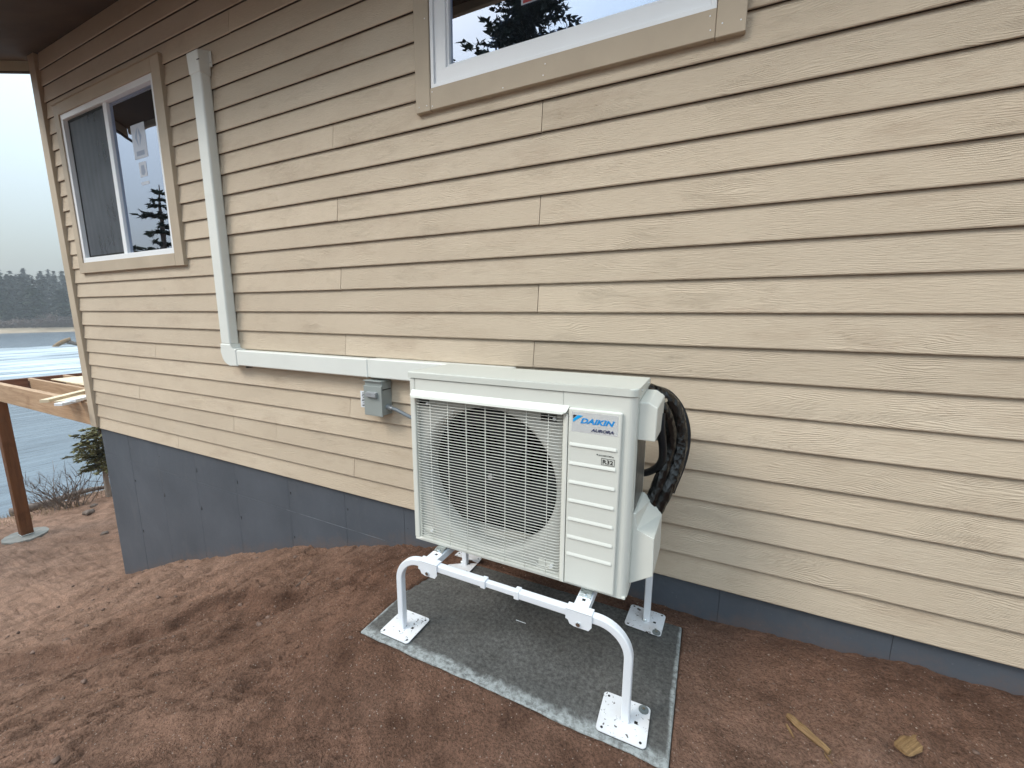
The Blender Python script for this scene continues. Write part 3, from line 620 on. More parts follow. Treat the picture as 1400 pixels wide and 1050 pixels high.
# moulded elbow
bm = bmesh.new(); o0 = (3.66, -1.28)
arc = [(-3.816+0.11*(1-math.cos(t)), 1.198+0.11*(1-math.sin(t))) for t in [k*math.pi/2/8 for k in range(9)]]
pts = [(-3.816, 1.385)]+arc+[(-3.606, 1.198), (-3.606, 1.342), (-3.640, 1.342), (-3.668, 1.352), (-3.676, 1.385)]
prism(bm, [(p[0]+o0[0], p[1]+o0[1]) for p in pts], 'y', -0.080, 0.006)
bmesh.ops.bevel(bm, geom=[e for e in bm.edges if all(abs(v.co.y+0.080) < 1e-6 for v in e.verts)], offset=0.010, segments=3, affect='EDGES', profile=0.5)
link('elbow', bm2me(bm), M['duct'], duct, smooth=False)
# top cap that turns into the wall, with its fixing tab
bm = bmesh.new()
loft(bm, [(-3.818+3.66, -0.079, 3.47-1.28), (-3.674+3.66, -0.079, 3.47-1.28), (-3.674+3.66, 0.006, 3.47-1.28), (-3.818+3.66, 0.006, 3.47-1.28)],
         [(-3.822+3.66, -0.084, 3.62-1.28), (-3.670+3.66, -0.084, 3.62-1.28), (-3.670+3.66, 0.006, 3.655-1.28), (-3.822+3.66, 0.006, 3.655-1.28)])
bmesh.ops.bevel(bm, geom=list(bm.edges), offset=0.008, segments=3, affect='EDGES', profile=0.5)
link('end_cap', bm2me(bm), M['duct'], duct)
box('fixing_tab', -0.012, 0.02, -0.004, 0.002, 2.25, 2.36, M['duct'], duct, bev=0.0015, seg=1)
bm = bmesh.new(); cyl(bm, (0.004, -0.006, 2.28), (0.004, -0.0035, 2.28), 0.004, n=8); link('screw', bm2me(bm), M['zinc'], duct)
box('cap_slot', -0.030, 0.002, -0.0848, -0.0800, 2.268, 2.272, M['ink'], duct)
box('moulding_line', -3.81+3.66+.012, -3.68+3.66-.012, -0.0762, -0.0745, 1.30, 1.302, M['duct'], duct)
box('wire_stub', 0.12, 0.14, -0.05, 0.0, -0.095, -0.078, M['ink'], duct, bev=0.004)

# ------------------------------------------------------------------ disconnect box
db = empty('disconnect_box', (-2.07, 0, 0.95), 'small grey electrical disconnect box under the white duct beside the heat pump', 'electrical box')
bo = box('box_body', -0.078, 0.078, -0.088, 0.004, 0.0, 0.235, M['box'], db, bev=0.003)
cv = box('cover', -0.081, 0.081, -0.100, -0.0885, -0.006, 0.205, M['box'], db, bev=0.003)
box('top_flange', -0.081, 0.081, -0.102, 0.004, 0.2355, 0.242, M['box'], db, bev=0.002)
bm = bmesh.new(); prism(bm, [(-0.1005, 0.165), (-0.122, 0.158), (-0.122, 0.132), (-0.1005, 0.122)], 'x', -0.045, 0.045); link('handle', bm2me(bm), M['steel'], db)
box('hinge_band', 0.0785, 0.0805, -0.085, -0.004, 0.178, 0.184, M['ink'], db)
lab = box('label_card', -0.166, -0.082, -0.048, -0.046, 0.03, 0.150, M['paper'], db)
for k in range(9):
    z = 0.040+k*0.0118; a0 = random.uniform(-0.160, -0.142); a1 = random.uniform(-0.118, -0.09)
    box('printed_line', a0, a1, -0.0489, -0.0481, z, z+random.uniform(0.003, 0.007), M['ink'], lab)
bm = bmesh.new(); cyl(bm, (0.078, -0.045, 0.055), (0.112, -0.045, 0.052), 0.019, n=8); cyl(bm, (0.108, -0.045, 0.052), (0.125, -0.046, 0.050), 0.014, n=12); link('fitting', bm2me(bm), M['steel'], db)
bm = bmesh.new(); tube(bm, smoothpath([(-1.950, -0.046, 1.000), (-1.90, -0.05, 0.992), (-1.83, -0.06, 0.975), (-1.74, -0.09, 0.965), (-1.6, -0.16, 0.962), (-1.4, -0.24, 0.965), (-1.24, -0.30, 0.97)]), 0.0125, 12)
tag(link('conduit', bm2me(bm), M['graycond'], smooth=True), 'grey flexible conduit from the disconnect box to the back of the heat pump', 'conduit')

# ------------------------------------------------------------------ concrete slab
pcx, pcy = (PADX[0]+PADX[1])/2, (PADY[0]+PADY[1])/2+0.0
bm = bmesh.new(); bx(bm, -(PADX[1]-PADX[0])/2, (PADX[1]-PADX[0])/2, PADY[0]-pcy, PADY[1]-pcy, -0.09, 0.0, 0.007, 2)
slab = tag(link('concrete_pad', bm2me(bm), M['concrete'], loc=(pcx, pcy, 0.07)), 'damp grey concrete pad set in the red soil under the heat pump stand', 'pad')
box('trowel_mark', -0.80-pcx, -0.745-pcx, -0.458-pcy, -0.455-pcy, 0.0, 0.0008, M['snow'], slab)

# ------------------------------------------------------------------ stand
ST = empty('equipment_stand', (-0.75, -0.46, 0.07), 'white tubular steel stand with four square foot plates carrying the heat pump', 'stand')
OX, OY, OZ = 0.75, 0.46, -0.07
def sl_(x, y, z): return (x+OX, y+OY, z+OZ)
PL = [(-0.190, -0.755), (-0.194, -0.168), (-1.288, -0.748), (-1.315, -0.160)]
XLg, XRg = -1.292, -0.184; ZB = 0.478; RB = 0.125
for yb in (-0.760, -0.166):
    for sgn, xl in ((1, XRg), (-1, XLg)):
        path = [(xl, yb, 0.082)]+[(xl, yb, 0.15)]+[(xl-sgn*RB*(1-math.cos(t)), yb, ZB-RB+RB*math.sin(t)) for t in [k*math.pi/2/12 for k in range(13)]]
        path.append((xl-sgn*(RB+0.02), yb, ZB)); xe = -0.652 if sgn > 0 else -0.815; path.append((xe, yb, ZB))
        bm = bmesh.new(); sqsweep(bm, [sl_(*p) for p in path], 0.0165, 0.0165, 0.005); link('leg', bm2me(bm), M['stand'], ST)
        bm = bmesh.new(); bx(bm, xe-0.012+OX, xe+0.012+OX, yb-0.019+OY, yb+0.019+OY, ZB-0.019+OZ, ZB+0.019+OZ, 0.003); link('collar', bm2me(bm), M['stand'], ST)
    bm = bmesh.new(); bx(bm, -0.86+OX, -0.60+OX, yb-0.0125+OY, yb+0.0125+OY, ZB-0.0125+OZ, ZB+0.0125+OZ, 0.003); link('inner_bar', bm2me(bm), M['stand'], ST)
def plate(cx_, cy_, rz, sx, sy_, bolt=None, mat=M['plate']):
    z0 = 0.0705
    bm = bmesh.new(); bx(bm, -sx/2, sx/2, -sy_/2, sy_/2, 0, 0.004, 0); bmesh.ops.bevel(bm, geom=[e for e in bm.edges if abs(e.verts[0].co.z-e.verts[1].co.z) > 0.002], offset=0.016, segments=5, affect='EDGES', profile=0.5)
    p = link('base_plate', bm2me(bm), mat, ST, loc=sl_(cx_, cy_, z0+0.006), rot=(0, 0, rz))
    bm = bmesh.new(); bx(bm, -sx/2+.002, sx/2-.002, -sy_/2+.002, sy_/2-.002, -0.0058, -0.0002, 0); bmesh.ops.bevel(bm, geom=[e for e in bm.edges if abs(e.verts[0].co.z-e.verts[1].co.z) > 0.002], offset=0.016, segments=5, affect='EDGES', profile=0.5); link('rubber_pad', bm2me(bm), M['rubber'], p)
    for hx, hy in ((-.072, -.072), (.072, -.072), (.072, .072), (-.072, .072)):
        if bolt and (hx*bolt[0] > 0 and hy*bolt[1] > 0):
            bm = bmesh.new(); cyl(bm, (hx*.93, hy*.93, 0.0041), (hx*.93, hy*.93, 0.0075), 0.0195, n=20); q = link('rubber_washer', bm2me(bm), M['washer'], p)
            bm = bmesh.new(); cyl(bm, (hx*.93, hy*.93, 0.0076), (hx*.93, hy*.93, 0.0125), 0.0065, n=6); link('bolt', bm2me(bm), M['zinc'], p); continue
        bm = bmesh.new(); cyl(bm, (hx, hy, 0.0035), (hx, hy, 0.0045), 0.0052, n=12); link('bolt_hole', bm2me(bm), M['ink'], p)
    bm = bmesh.new(); bx(bm, 0.040, 0.053, -0.006, 0.006, 0.0036, 0.0046, 0); link('square_hole', bm2me(bm), M['ink'], p)
    bm = bmesh.new(); bmesh.ops.create_uvsphere(bm, u_segments=12, v_segments=8, radius=0.0145); bmesh.ops.translate(bm, vec=(0, -0.006, 0.006), verts=bm.verts); link('ball_joint', bm2me(bm), M['zinc'], p, smooth=True)
plate(-0.190, -0.757, 0.02, 0.186, 0.178, (1, 1)); plate(-0.190, -0.168, -0.06, 0.180, 0.165, (1, -1)); plate(-1.288, -0.748, 0.0, 0.178, 0.183); plate(-1.315, -0.160, 0.0, 0.180, 0.186)
for xr_, nm in ((-0.380, 1), (-1.110, 2)):
    # slotted channel running front to back
    bm = bmesh.new(); hw = 0.030
    for (a0, a1) in ((-hw, -0.007), (0.007, hw)): bx(bm, xr_+a0+OX, xr_+a1+OX, -0.745+OY, -0.18+OY, 0.499+OZ, 0.5025+OZ)
    for yy in (-0.745, -0.66, -0.52, -0.36, -0.24): bx(bm, xr_-0.0069+OX, xr_+0.0069+OX, yy+OY, yy+0.03+OY, 0.4991+OZ, 0.5024+OZ)
    bx(bm, xr_-hw+OX, xr_-hw+0.003+OX, -0.745+OY, -0.18+OY, 0.470+OZ, 0.4989+OZ); bx(bm, xr_+hw-0.003+OX, xr_+hw+OX, -0.745+OY, -0.18+OY, 0.470+OZ, 0.4989+OZ)
    link('rail', bm2me(bm), M['stand'], ST)
    for yb, sg in ((-0.760, -1), (-0.166, 1)):
        bm = bmesh.new(); x0, x1 = xr_-0.053+OX, xr_+0.053+OX
        bx(bm, x0, x1, yb-0.0215+OY, yb+0.0215+OY, 0.4955+OZ, 0.499+OZ, 0.001, 1)
        yf_ = yb-0.0215+OY if sg < 0 else yb+0.0215+OY
        prism(bm, [(x0, 0.4985+OZ), (x1, 0.4985+OZ), (x1, 0.447+OZ), (x1-0.012, 0.430+OZ), (x0+0.036, 0.430+OZ), (x0+0.018, 0.436+OZ), (x0+0.010, 0.452+OZ), (x0, 0.455+OZ)], 'y', min(yf_, yf_-sg*0.003), max(yf_, yf_-sg*0.003))
        sd = link('saddle', bm2me(bm), M['stand'], ST)
        bm = bmesh.new(); cyl(bm, (xr_+OX, yf_, 0.446+OZ), (xr_+OX, yf_+sg*0.006, 0.446+OZ), 0.0095, n=6); link('bolt', bm2me(bm), M['zinc'], sd)
    # zinc clamp holding the foot of the unit
    for yy, sg in ((-0.672, 1), (-0.325, -1)):
        bm = bmesh.new(); prism(bm, [(yy-0.030*sg+OY, 0.503+OZ), (yy-0.027*sg+OY, 0.507+OZ), (yy-0.004*sg+OY, 0.515+OZ), (yy+0.02*sg+OY, 0.5165+OZ), (yy+0.02*sg+OY, 0.503+OZ)], 'x', xr_-0.024+OX, xr_+0.024+OX); cl = link('clamp', bm2me(bm), M['zinc'], ST)
        bm = bmesh.new(); cyl(bm, (xr_+OX, yy-0.016*sg+OY, 0.508+OZ), (xr_+OX, yy-0.016*sg+OY, 0.519+OZ), 0.008, n=6); link('bolt', bm2me(bm), M['zinc'], cl)

# ------------------------------------------------------------------ heat pump outdoor unit
UX, UY, UZ = -1.2746, -0.6616, 0.5177; UW, UD, UH = 1.0527, 0.3266, 0.8612
U = empty('heat_pump_unit', (UX, UY, UZ), 'ivory outdoor heat pump unit with round fan behind a wire grille and blue lettering', 'heat pump')
c = M['case']
bm = bmesh.new(); bx(bm, 0.0, 0.030, 0.0, UD, 0.012, 0.829, 0.006, 2); link('side_panel', bm2me(bm), c, U)
bm = bmesh.new(); bx(bm, 0.0305, 0.771, 0.001, 0.045, 0.736, 0.829, 0.003, 1); link('top_fascia', bm2me(bm), c, U)
bm = bmesh.new(); bx(bm, 0.002, UW-0.004, 0.002, UD-0.002, 0.0, 0.0118, 0.002, 1); link('base_pan', bm2me(bm), c, U)
bm = bmesh.new(); pts = [(0.772, 0.0), (UW-0.032, 0.0)]+[(UW-0.032+0.032*math.sin(t), 0.032-0.032*math.cos(t)) for t in [k*math.pi/2/6 for k in range(1, 7)]]+[(UW, UD), (0.772, UD)]
prism(bm, pts, 'z', 0.002, 0.8285); link('compressor_cabinet', bm2me(bm), c, U)
bm = bmesh.new(); pts = [(-0.004, -0.005), (UW-0.030, -0.005)]+[(UW-0.030+0.034*math.sin(t), 0.029-0.034*math.cos(t)) for t in [k*math.pi/2/6 for k in range(1, 7)]]+[(UW+0.004, UD+0.003), (-0.004, UD+0.003)]
prism(bm, pts, 'z', 0.8315, UH); bmesh.ops.bevel(bm, geom=[e for e in bm.edges if all(abs(v.co.z-UH) < 1e-5 for v in e.verts)], offset=0.006, segments=3, affect='EDGES', profile=0.5)
lid = link('lid', bm2me(bm), M['casetop'], U)
for yy in (0.08, 0.27):
    bm = bmesh.new(); cyl(bm, (UW+0.0035, yy, 0.846), (UW+0.0065, yy, 0.846), 0.006, n=8); link('screw', bm2me(bm), M['zinc'], lid)
# plate with the round opening and its bell mouth
CXF, CZF, RF = 0.397, 0.378, 0.345
bm = bmesh.new(); n = 64; sq = []; cir = []
for k in range(n):
    t = 2*math.pi*k/n; cx_, sz = math.cos(t), math.sin(t); 
    hx = (0.771-CXF) if cx_ > 0 else (CXF-0.0305); hz = (0.7355-CZF) if sz > 0 else (CZF-0.0122)
    s = min(hx/abs(cx_) if abs(cx_) > 1e-6 else 9, hz/abs(sz) if abs(sz) > 1e-6 else 9)
    sq.append((CXF+cx_*s, 0.030, CZF+sz*s))
prof = [(0.362, 0.030), (0.354, 0.032), (0.345, 0.038), (0.338, 0.048), (0.334, 0.062), (0.332, 0.085), (0.332, 0.10), (0.338, 0.13)]
ring = [[bm.verts.new(p) for p in sq]]
for r, y in prof: ring.append([bm.verts.new((CXF+math.cos(2*math.pi*k/n)*r, y, CZF+math.sin(2*math.pi*k/n)*r)) for k in range(n)])
for q in range(len(ring)-1):
    for k in range(n): bm.faces.new((ring[q][k], ring[q][(k+1) % n], ring[q+1][(k+1) % n], ring[q+1][k]))
me = bm2me(bm)
link('bell_mouth', me, M['mouth'], U, smooth=True)
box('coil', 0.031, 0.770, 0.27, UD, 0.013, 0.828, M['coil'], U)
bm = bmesh.new(); bx(bm, 0.031, 0.035, 0.135, 0.27, 0.013, 0.828); bx(bm, 0.766, 0.7705, 0.135, 0.27, 0.013, 0.828); bx(bm, 0.036, 0.765, 0.135, 0.269, 0.82, 0.828); link('chamber_lining', bm2me(bm), M['dark'], U)  # lining and coil are near black, chamber shade put into their colour
fan = empty('fan', (0, 0, 0), '', ''); del fan['label']; del fan['category']; fan.parent = U
bm = bmesh.new(); cyl(bm, (CXF, 0.085, CZF), (CXF, 0.20, CZF), 0.072, 0.085, n=28); link('hub', bm2me(bm), M['fan'], fan)
bm = bmesh.new(); cyl(bm, (CXF, 0.070, CZF), (CXF, 0.085, CZF), 0.013, n=6); link('hub_nut', bm2me(bm), M['steel'], fan)
for b in range(3):
    V = []; F = []; a0 = 2*math.pi*b/3+0.5; nr, na = 8, 12
    for side in (0, 1):
        for ir in range(nr):
            r = 0.07+(0.312-0.07)*ir/(nr-1); sw = 0.55*(ir/(nr-1))**1.3
            for ia in range(na):
                f = ia/(na-1); t = a0+sw+f*(1.05+0.35*ir/(nr-1)); y = 0.11+0.085*f+0.02*math.sin(f*math.pi)+side*0.004
                V.append((CXF+math.cos(t)*r, y, CZF+math.sin(t)*r))
    for side in (0, 1):
        for ir in range(nr-1):
            for ia in range(na-1):
                q = side*nr*na+ir*na+ia; F.append((q, q+1, q+na+1, q+na) if side == 0 else (q, q+na, q+na+1, q+1))
    link('fan_blade', tri_mesh('fan_blade', V, F), M['fan'], fan, smooth=True)
# corner fixing plates seen behind the wires
for (x0, x1, z0, z1) in ((0.036, 0.095, 0.695, 0.722), (0.665, 0.735, 0.695, 0.722), (0.036, 0.10, 0.040, 0.072), (0.665, 0.735, 0.030, 0.062)):
    box('fixing_recess', x0, x1, 0.0262, 0.0298, z0, z1, M['fan'] if z0 > .5 else c, U)
    bm = bmesh.new(); cyl(bm, (x1-0.008, 0.016, (z0+z1)/2), (x1-0.008, 0.027, (z0+z1)/2), 0.007, n=10); link('grille_clip', bm2me(bm), M['vinyl'], U)
# wire grille: each bar is a piece of its own
G = empty('grille', (0, 0, 0), '', ''); del G['label']; del G['category']; G.parent = U
zt, zb_, nb = 0.724, 0.024, 53; hr = 0.0016
bars = {}
for k in range(nb):
    z = zb_+(zt-zb_)*k/(nb-1)
    # the two lowest corners dip round the fixing plates
    dipL = dipR = 0.0
    if k in (2, 3): dipL = dipR = {2: -0.004, 3: -0.009}[k]
    key = (dipL, dipR)
    if key not in bars:
        P = [(0.0335, 0.026, 0), (0.0345, 0.010, 0), (0.040, 0.000, 0), (0.050, -0.005, 0)]
        P += [(0.062, -0.0055, 0), (0.070, -0.0055, dipL), (0.092, -0.0055, dipL), (0.100, -0.0055, 0)] if dipL else [(0.10, -0.0055, 0)]
        P += [(0.665, -0.0055, 0), (0.673, -0.0055, dipR), (0.715, -0.0055, dipR), (0.723, -0.0055, 0)] if dipR else [(0.70, -0.0055, 0)]
        P += [(0.754, -0.0045, 0), (0.766, 0.0, 0), (0.7685, 0.012, 0), (0.769, 0.026, 0)]
        bm = bmesh.new(); tube(bm, P, hr, 6); bars[key] = bm2me(bm, 'grille_bar'); bars[key].materials.append(M['case'])
    link('grille_bar', bars[key], None, G, loc=(0, 0, z), smooth=True)
bm = bmesh.new(); tube(bm, [(0, -0.0015, 0.014), (0, -0.0015, 0.733)], 0.0019, 6); vb = bm2me(bm, 'grille_bar'); vb.materials.append(M['case'])
for k in range(7): link('grille_bar', vb, None, G, loc=(0.118+0.0985*k, 0, 0), smooth=True)
bm = bmesh.new(); bx(bm, 0.031, 0.771, -0.004, 0.030, 0.0122, 0.019, 0.002, 1); link('grille_rail', bm2me(bm), c, G)
# visor above the grille
bm = bmesh.new(); A = [(0.014, 0.0, 0.775), (0.020, -0.024, 0.752), (0.027, -0.027, 0.742), (0.030, 0.0, 0.7365)]; B = [(0.797, 0.0, 0.775), (0.790, -0.024, 0.752), (0.773, -0.027, 0.742), (0.771, 0.0, 0.7365)]
loft(bm, A, B); link('visor', bm2me(bm), c, U)
bm = bmesh.new(); loft(bm, [(0.7725, -0.0005, 0.014), (0.7725, -0.004, 0.014), (0.789, -0.016, 0.014), (0.7955, -0.0165, 0.014), (0.7955, -0.0005, 0.014)], [(0.7725, -0.0005, 0.738), (0.7725, -0.004, 0.738), (0.789, -0.016, 0.742), (0.7955, -0.0165, 0.744), (0.7955, -0.0005, 0.744)])
link('guard_edge', bm2me(bm), c, U)
bm = bmesh.new(); bx(bm, 0.797, 1.006, -0.015, -0.0005, 0.014, 0.770, 0.0065, 3); pn = link('service_panel', bm2me(bm), c, U)
for z in (0.623, 0.545, 0.466, 0.387, 0.307, 0.228, 0.151):
    bm = bmesh.new(); prism(bm, [(-0.0152, z+0.009), (-0.0182, z+0.0015), (-0.0195, z-0.004), (-0.0152, z-0.0065)], 'x', 0.806, 0.990)
    bmesh.ops.bevel(bm, geom=[e for e in bm.edges if abs(e.verts[0].co.x-e.verts[1].co.x) < 1e-6], offset=0.0012, segments=2, affect='EDGES', profile=0.5); link('panel_ridge', bm2me(bm), c, pn)
box('badge_film', 0.811, 0.992, -0.0156, -0.0152, 0.677, 0.757, M['film'], pn)
yl = -0.0158
put_text('brand_lettering', 'DAIKIN', 0.846, 0.7135, yl, 0.133, 0.0215, M['blue'], pn, 0.30, 0.038)
put_text('range_lettering', 'AURORA', 0.889, 0.6845, yl, 0.088, 0.0125, M['navy'], pn, 0.22, 0.045)
quad('brand_mark', [(0.817, yl-0.0006, 0.7155), (0.817, yl-0.0006, 0.7275), (0.835, yl-0.0006, 0.7445), (0.856, yl-0.0006, 0.7445)], M['cyan'], pn)
quad('brand_mark', [(0.817, yl-0.0006, 0.7300), (0.817, yl-0.0006, 0.7445), (0.832, yl-0.0006, 0.7445)], M['ink'], pn)
put_text('refrigerant_lettering', 'R32', 0.9395, 0.5635, yl, 0.040, 0.0165, M['ink'], pn, 0.0, 0.02)
bm = bmesh.new(); frame_ring(bm, 0.934, 0.985, 0.5585, 0.5855, 0.0014, yl-0.0005, yl+0.0003, 0); link('lettering_border', bm2me(bm), M['ink'], pn)
put_text('inverter_lettering', 'INVERTER', 0.923, 0.5925, yl, 0.050, 0.006, M['ink'], pn, 0.25, 0.0)
quad('inverter_arrow', [(0.913, yl-0.0006, 0.5975), (0.920, yl-0.0006, 0.5935), (0.920, yl-0.0006, 0.6005)], M['ink'], pn)
quad('inverter_arrow', [(0.982, yl-0.0006, 0.5945), (0.976, yl-0.0006, 0.5912), (0.976, yl-0.0006, 0.5975)], M['ink'], pn)
# right side: electrical cover, recess and valve cover
bm = bmesh.new(); A = [(UW+.0002, 0.055, 0.655), (UW+.066, 0.055, 0.655), (UW+.068, 0.055, 0.786), (UW+.036, 0.055, 0.804), (UW+.0002, 0.055, 0.804)]
B = [(UW+.0002, 0.255, 0.655), (UW+.070, 0.255, 0.655), (UW+.073, 0.255, 0.800), (UW+.040, 0.255, 0.822), (UW+.0002, 0.255, 0.822)]
loft(bm, A, B); bmesh.ops.bevel(bm, geom=list(bm.edges), offset=0.004, segments=2, affect='EDGES', profile=0.5); link('electrical_cover', bm2me(bm), c, U)
box('terminal_box_side', UW+.004, UW+.062, 0.262, 0.300, 0.60, 0.80, M['box'], U, bev=0.003)
bm = bmesh.new(); cyl(bm, (UW+.066, 0.258, 0.775), (UW+.074, 0.285, 0.775), 0.009, n=10); link('screw', bm2me(bm), M['zinc'], U)
bm = bmesh.new(); A = [(UW+.0002, 0.055, 0.352), (UW+.012, 0.055, 0.352), (UW+.016, 0.055, 0.283), (UW+.086, 0.055, 0.262), (UW+.090, 0.055, 0.100), (UW+.0002, 0.055, 0.042)]
B = [(UW+.0002, 0.285, 0.350), (UW+.012, 0.285, 0.350), (UW+.045, 0.285, 0.322), (UW+.092, 0.285, 0.262), (UW+.094, 0.285, 0.100), (UW+.0002, 0.285, 0.060)]
loft(bm, A, B); bmesh.ops.bevel(bm, geom=list(bm.edges), offset=0.003, segments=2, affect='EDGES', profile=0.5); link('valve_cover', bm2me(bm), c, U)
box('valve_recess', UW+.0003, UW+.0015, 0.075, 0.30, 0.35, 0.652, simple('grimy_grey_metal', (0.13, 0.13, 0.12), 0.35, 0.5, var=0.3, nscale=14), U)
box('cabinet_seam', UW+.0003, UW+.0022, 0.040, 0.046, 0.01, 0.825, M['case'], U)

# ------------------------------------------------------------------ wrapped lines and cables at the right side
def wr(seed):
    rr = np.random.RandomState(seed)
    tbl = rr.uniform(0.95, 1.06, (400, 20)); return lambda i, k: tbl[i % 400, k % 20]
hose = empty('wrapped_line_set', (-0.10, -0.28, 1.10), 'black tape-wrapped refrigerant lines looping from behind the heat pump to its valve cover', 'hose')
def hl(P): return [(p[0]+0.10, p[1]+0.28, p[2]-1.10) for p in P]
bm = bmesh.new(); tube(bm, smoothpath(hl([(-0.42, -0.27, 1.28), (-0.30, -0.30, 1.318), (-0.222, -0.30, 1.312), (-0.155, -0.27, 1.278), (-0.112, -0.25, 1.215), (-0.088, -0.25, 1.10), (-0.095, -0.28, 0.985), (-0.128, -0.33, 0.872), (-0.165, -0.355, 0.775), (-0.195, -0.375, 0.70), (-0.205, -0.39, 0.66)]), 8), 0.034, 18, rf=wr(3)); link('wrapped_pipe', bm2me(bm), M['tape'], hose, smooth=True)
bm = bmesh.new(); tube(bm, smoothpath(hl([(-0.26, -0.34, 1.33), (-0.195, -0.36, 1.300), (-0.160, -0.36, 1.255), (-0.135, -0.33, 1.19), (-0.122, -0.31, 1.10), (-0.138, -0.33, 0.985), (-0.165, -0.36, 0.88), (-0.195, -0.39, 0.78), (-0.215, -0.40, 0.70)]), 8), 0.026, 16, rf=wr(5)); link('wrapped_pipe', bm2me(bm), M['tape'], hose, smooth=True)
bm = bmesh.new(); tube(bm, smoothpath([(-0.36, -0.22, 1.30), (-0.26, -0.25, 1.322), (-0.205, -0.28, 1.326), (-0.144, -0.21, 1.292), (-0.088, -0.195, 1.220), (-0.056, -0.21, 1.12), (-0.060, -0.24, 1.00), (-0.1, -0.31, 0.86)], 8), 0.012, 10)
tag(link('cable', bm2me(bm), M['cable'], smooth=True), 'thin black cable along the outside of the wrapped line loop', 'cable')
bm = bmesh.new(); tube(bm, smoothpath([(-0.158, -0.42, 1.245), (-0.155, -0.43, 1.20), (-0.152, -0.43, 1.16), (-0.143, -0.41, 1.09), (-0.148, -0.37, 1.02), (-0.180, -0.335, 0.965), (-0.235, -0.30, 0.925), (-0.30, -0.24, 0.915), (-0.42, -0.18, 0.92)], 8), 0.0165, 12)
tag(link('conduit', bm2me(bm), M['cable'], smooth=True), 'black flexible conduit dropping from the electrical cover and curling behind the heat pump', 'conduit')

# ------------------------------------------------------------------ deck under construction beyond the corner
DK = empty('deck_frame', (-8.5, 0, 0.26), 'unfinished wooden deck frame on a brown post beyond the house corner', 'deck')
def dk(name, x0, x1, y0, y1, z0, z1, mat, bev=0.004): return box(name, x0+8.5, x1+8.5, y0, y1, z0-0.26, z1-0.26, mat, DK, bev=bev, seg=1)
dk('beam', -10.33, -6.80, -0.004, 0.036, 0.262, 0.545, M['beam']); dk('beam', -10.33, -6.80, 0.0365, 0.076, 0.262, 0.545, M['beam'])
dk('rim_joist', -10.375, -10.331, -0.004, 4.2, 0.262, 0.545, M['rim'])
for k in range(10):
    y = 0.43+k*0.42; dk('joist', -10.33, -6.80, y, y+0.042, 0.30, 0.543, M['beam']); dk('joist_hanger', -10.33, -10.25, y-0.004, y-0.0005, 0.30, 0.50, M['zinc'], 0)
dk('post', -10.40, -10.255, -0.002, 0.143, -2.12, 0.261, M['post'], 0.006)
dk('post', -10.40, -10.255, 3.9, 4.04, -3.3, 0.261, M['post'], 0.006)
dk('post_bracket', -10.405, -10.250, -0.006, 0.147, -2.17, -2.10, M['zinc'])
bm = bmesh.new(); cyl(bm, (0, 0, -0.28), (0, 0, 0.075), 0.27, n=36); bmesh.ops.bevel(bm, geom=[e for e in bm.edges if all(v.co.z > 0.07 for v in e.verts)], offset=0.012, segments=2, affect='EDGES', profile=0.5)
tag(link('footing', bm2me(bm), simple('pale_concrete', (0.26, 0.25, 0.23), 0.85, 0.2, var=0.15, nscale=6, bump=0.006, bscale=30), loc=(-10.33, 0.06, -2.20)), 'round pale concrete footing in the soil under the deck post', 'footing')
bm = bmesh.new(); bx(bm, -9.70, -7.30, 0.52, 1.74, 0.5465, 0.561); tag(link('plywood_sheet', bm2me(bm), M['ply']), 'pale plywood sheet lying on the deck joists', 'plywood')
def lay(name, p, q, wd, z0, z1, mat, label, cat, rz=None):
    p = Vector(p); q = Vector(q); L_ = (q-p).length; mid = (p+q)/2; a_ = math.atan2(q.y-p.y, q.x-p.x)
    bm = bmesh.new(); bx(bm, -L_/2, L_/2, -wd/2, wd/2, 0, z1-z0, 0.002, 1); return tag(link(name, bm2me(bm), mat, loc=(mid.x, mid.y, z0), rot=(0, 0, a_)), label, cat)
lay('plank', (-7.30, -0.24), (-8.05, 0.62), 0.09, 0.5475, 0.585, M['ply'], 'short pale wood plank laid across the deck beam end', 'plank')
lay('plank', (-7.15, -0.13), (-7.42, 0.20), 0.16, 0.5475, 0.565, M['ply'], 'yellowish wood offcut on the beam beside the white trim pieces', 'plank')
lay('trim_piece', (-6.93, -0.12), (-7.35, 0.42), 0.10, 0.5665, 0.60, M['vinyl'], 'upper white trim offcut stacked on the deck by the corner board', 'trim board', )
lay('trim_piece', (-6.90, -0.24), (-7.02, -0.04), 0.09, 0.5475, 0.580, M['vinyl'], 'lower white trim offcut poking out over the deck beam', 'trim board')

# ------------------------------------------------------------------ debris on the soil
def chunk(name, x, y, L_, wd, th, rz, label, cat, seed, tilt=0.0):
    rr = random.Random(seed); bm = bmesh.new(); n = 9
    top = []
    for k in range(n):
        f = k/(n-1); ww = wd*(0.55+0.45*math.sin(math.pi*min(1, f*1.1+0.1)))*rr.uniform(0.85, 1.12); u = (f-0.5)*L_
        top.append([(u, -ww/2, th*rr.uniform(.2, .5)), (u, -ww*0.2, th*rr.uniform(.7, 1.0)), (u+.002, ww*0.15, th*rr.uniform(.8, 1.15)), (u, ww/2, th*rr.uniform(.3, .6)), (u, ww*0.3, -th*.3), (u, -ww*0.3, -th*.3)])
    R_ = [[bm.verts.new(p) for p in r] for r in top]
    for a_, b_ in zip(R_[:-1], R_[1:]):
        for k in range(6): bm.faces.new((a_[k], a_[(k+1) % 6], b_[(k+1) % 6], b_[k]))
    bm.faces.new(R_[0][::-1]); bm.faces.new(R_[-1])
    return tag(link(name, bm2me(bm), M['chip'], loc=(x, y, gz(x, y)+th*0.25), rot=(0, tilt, rz)), label, cat)
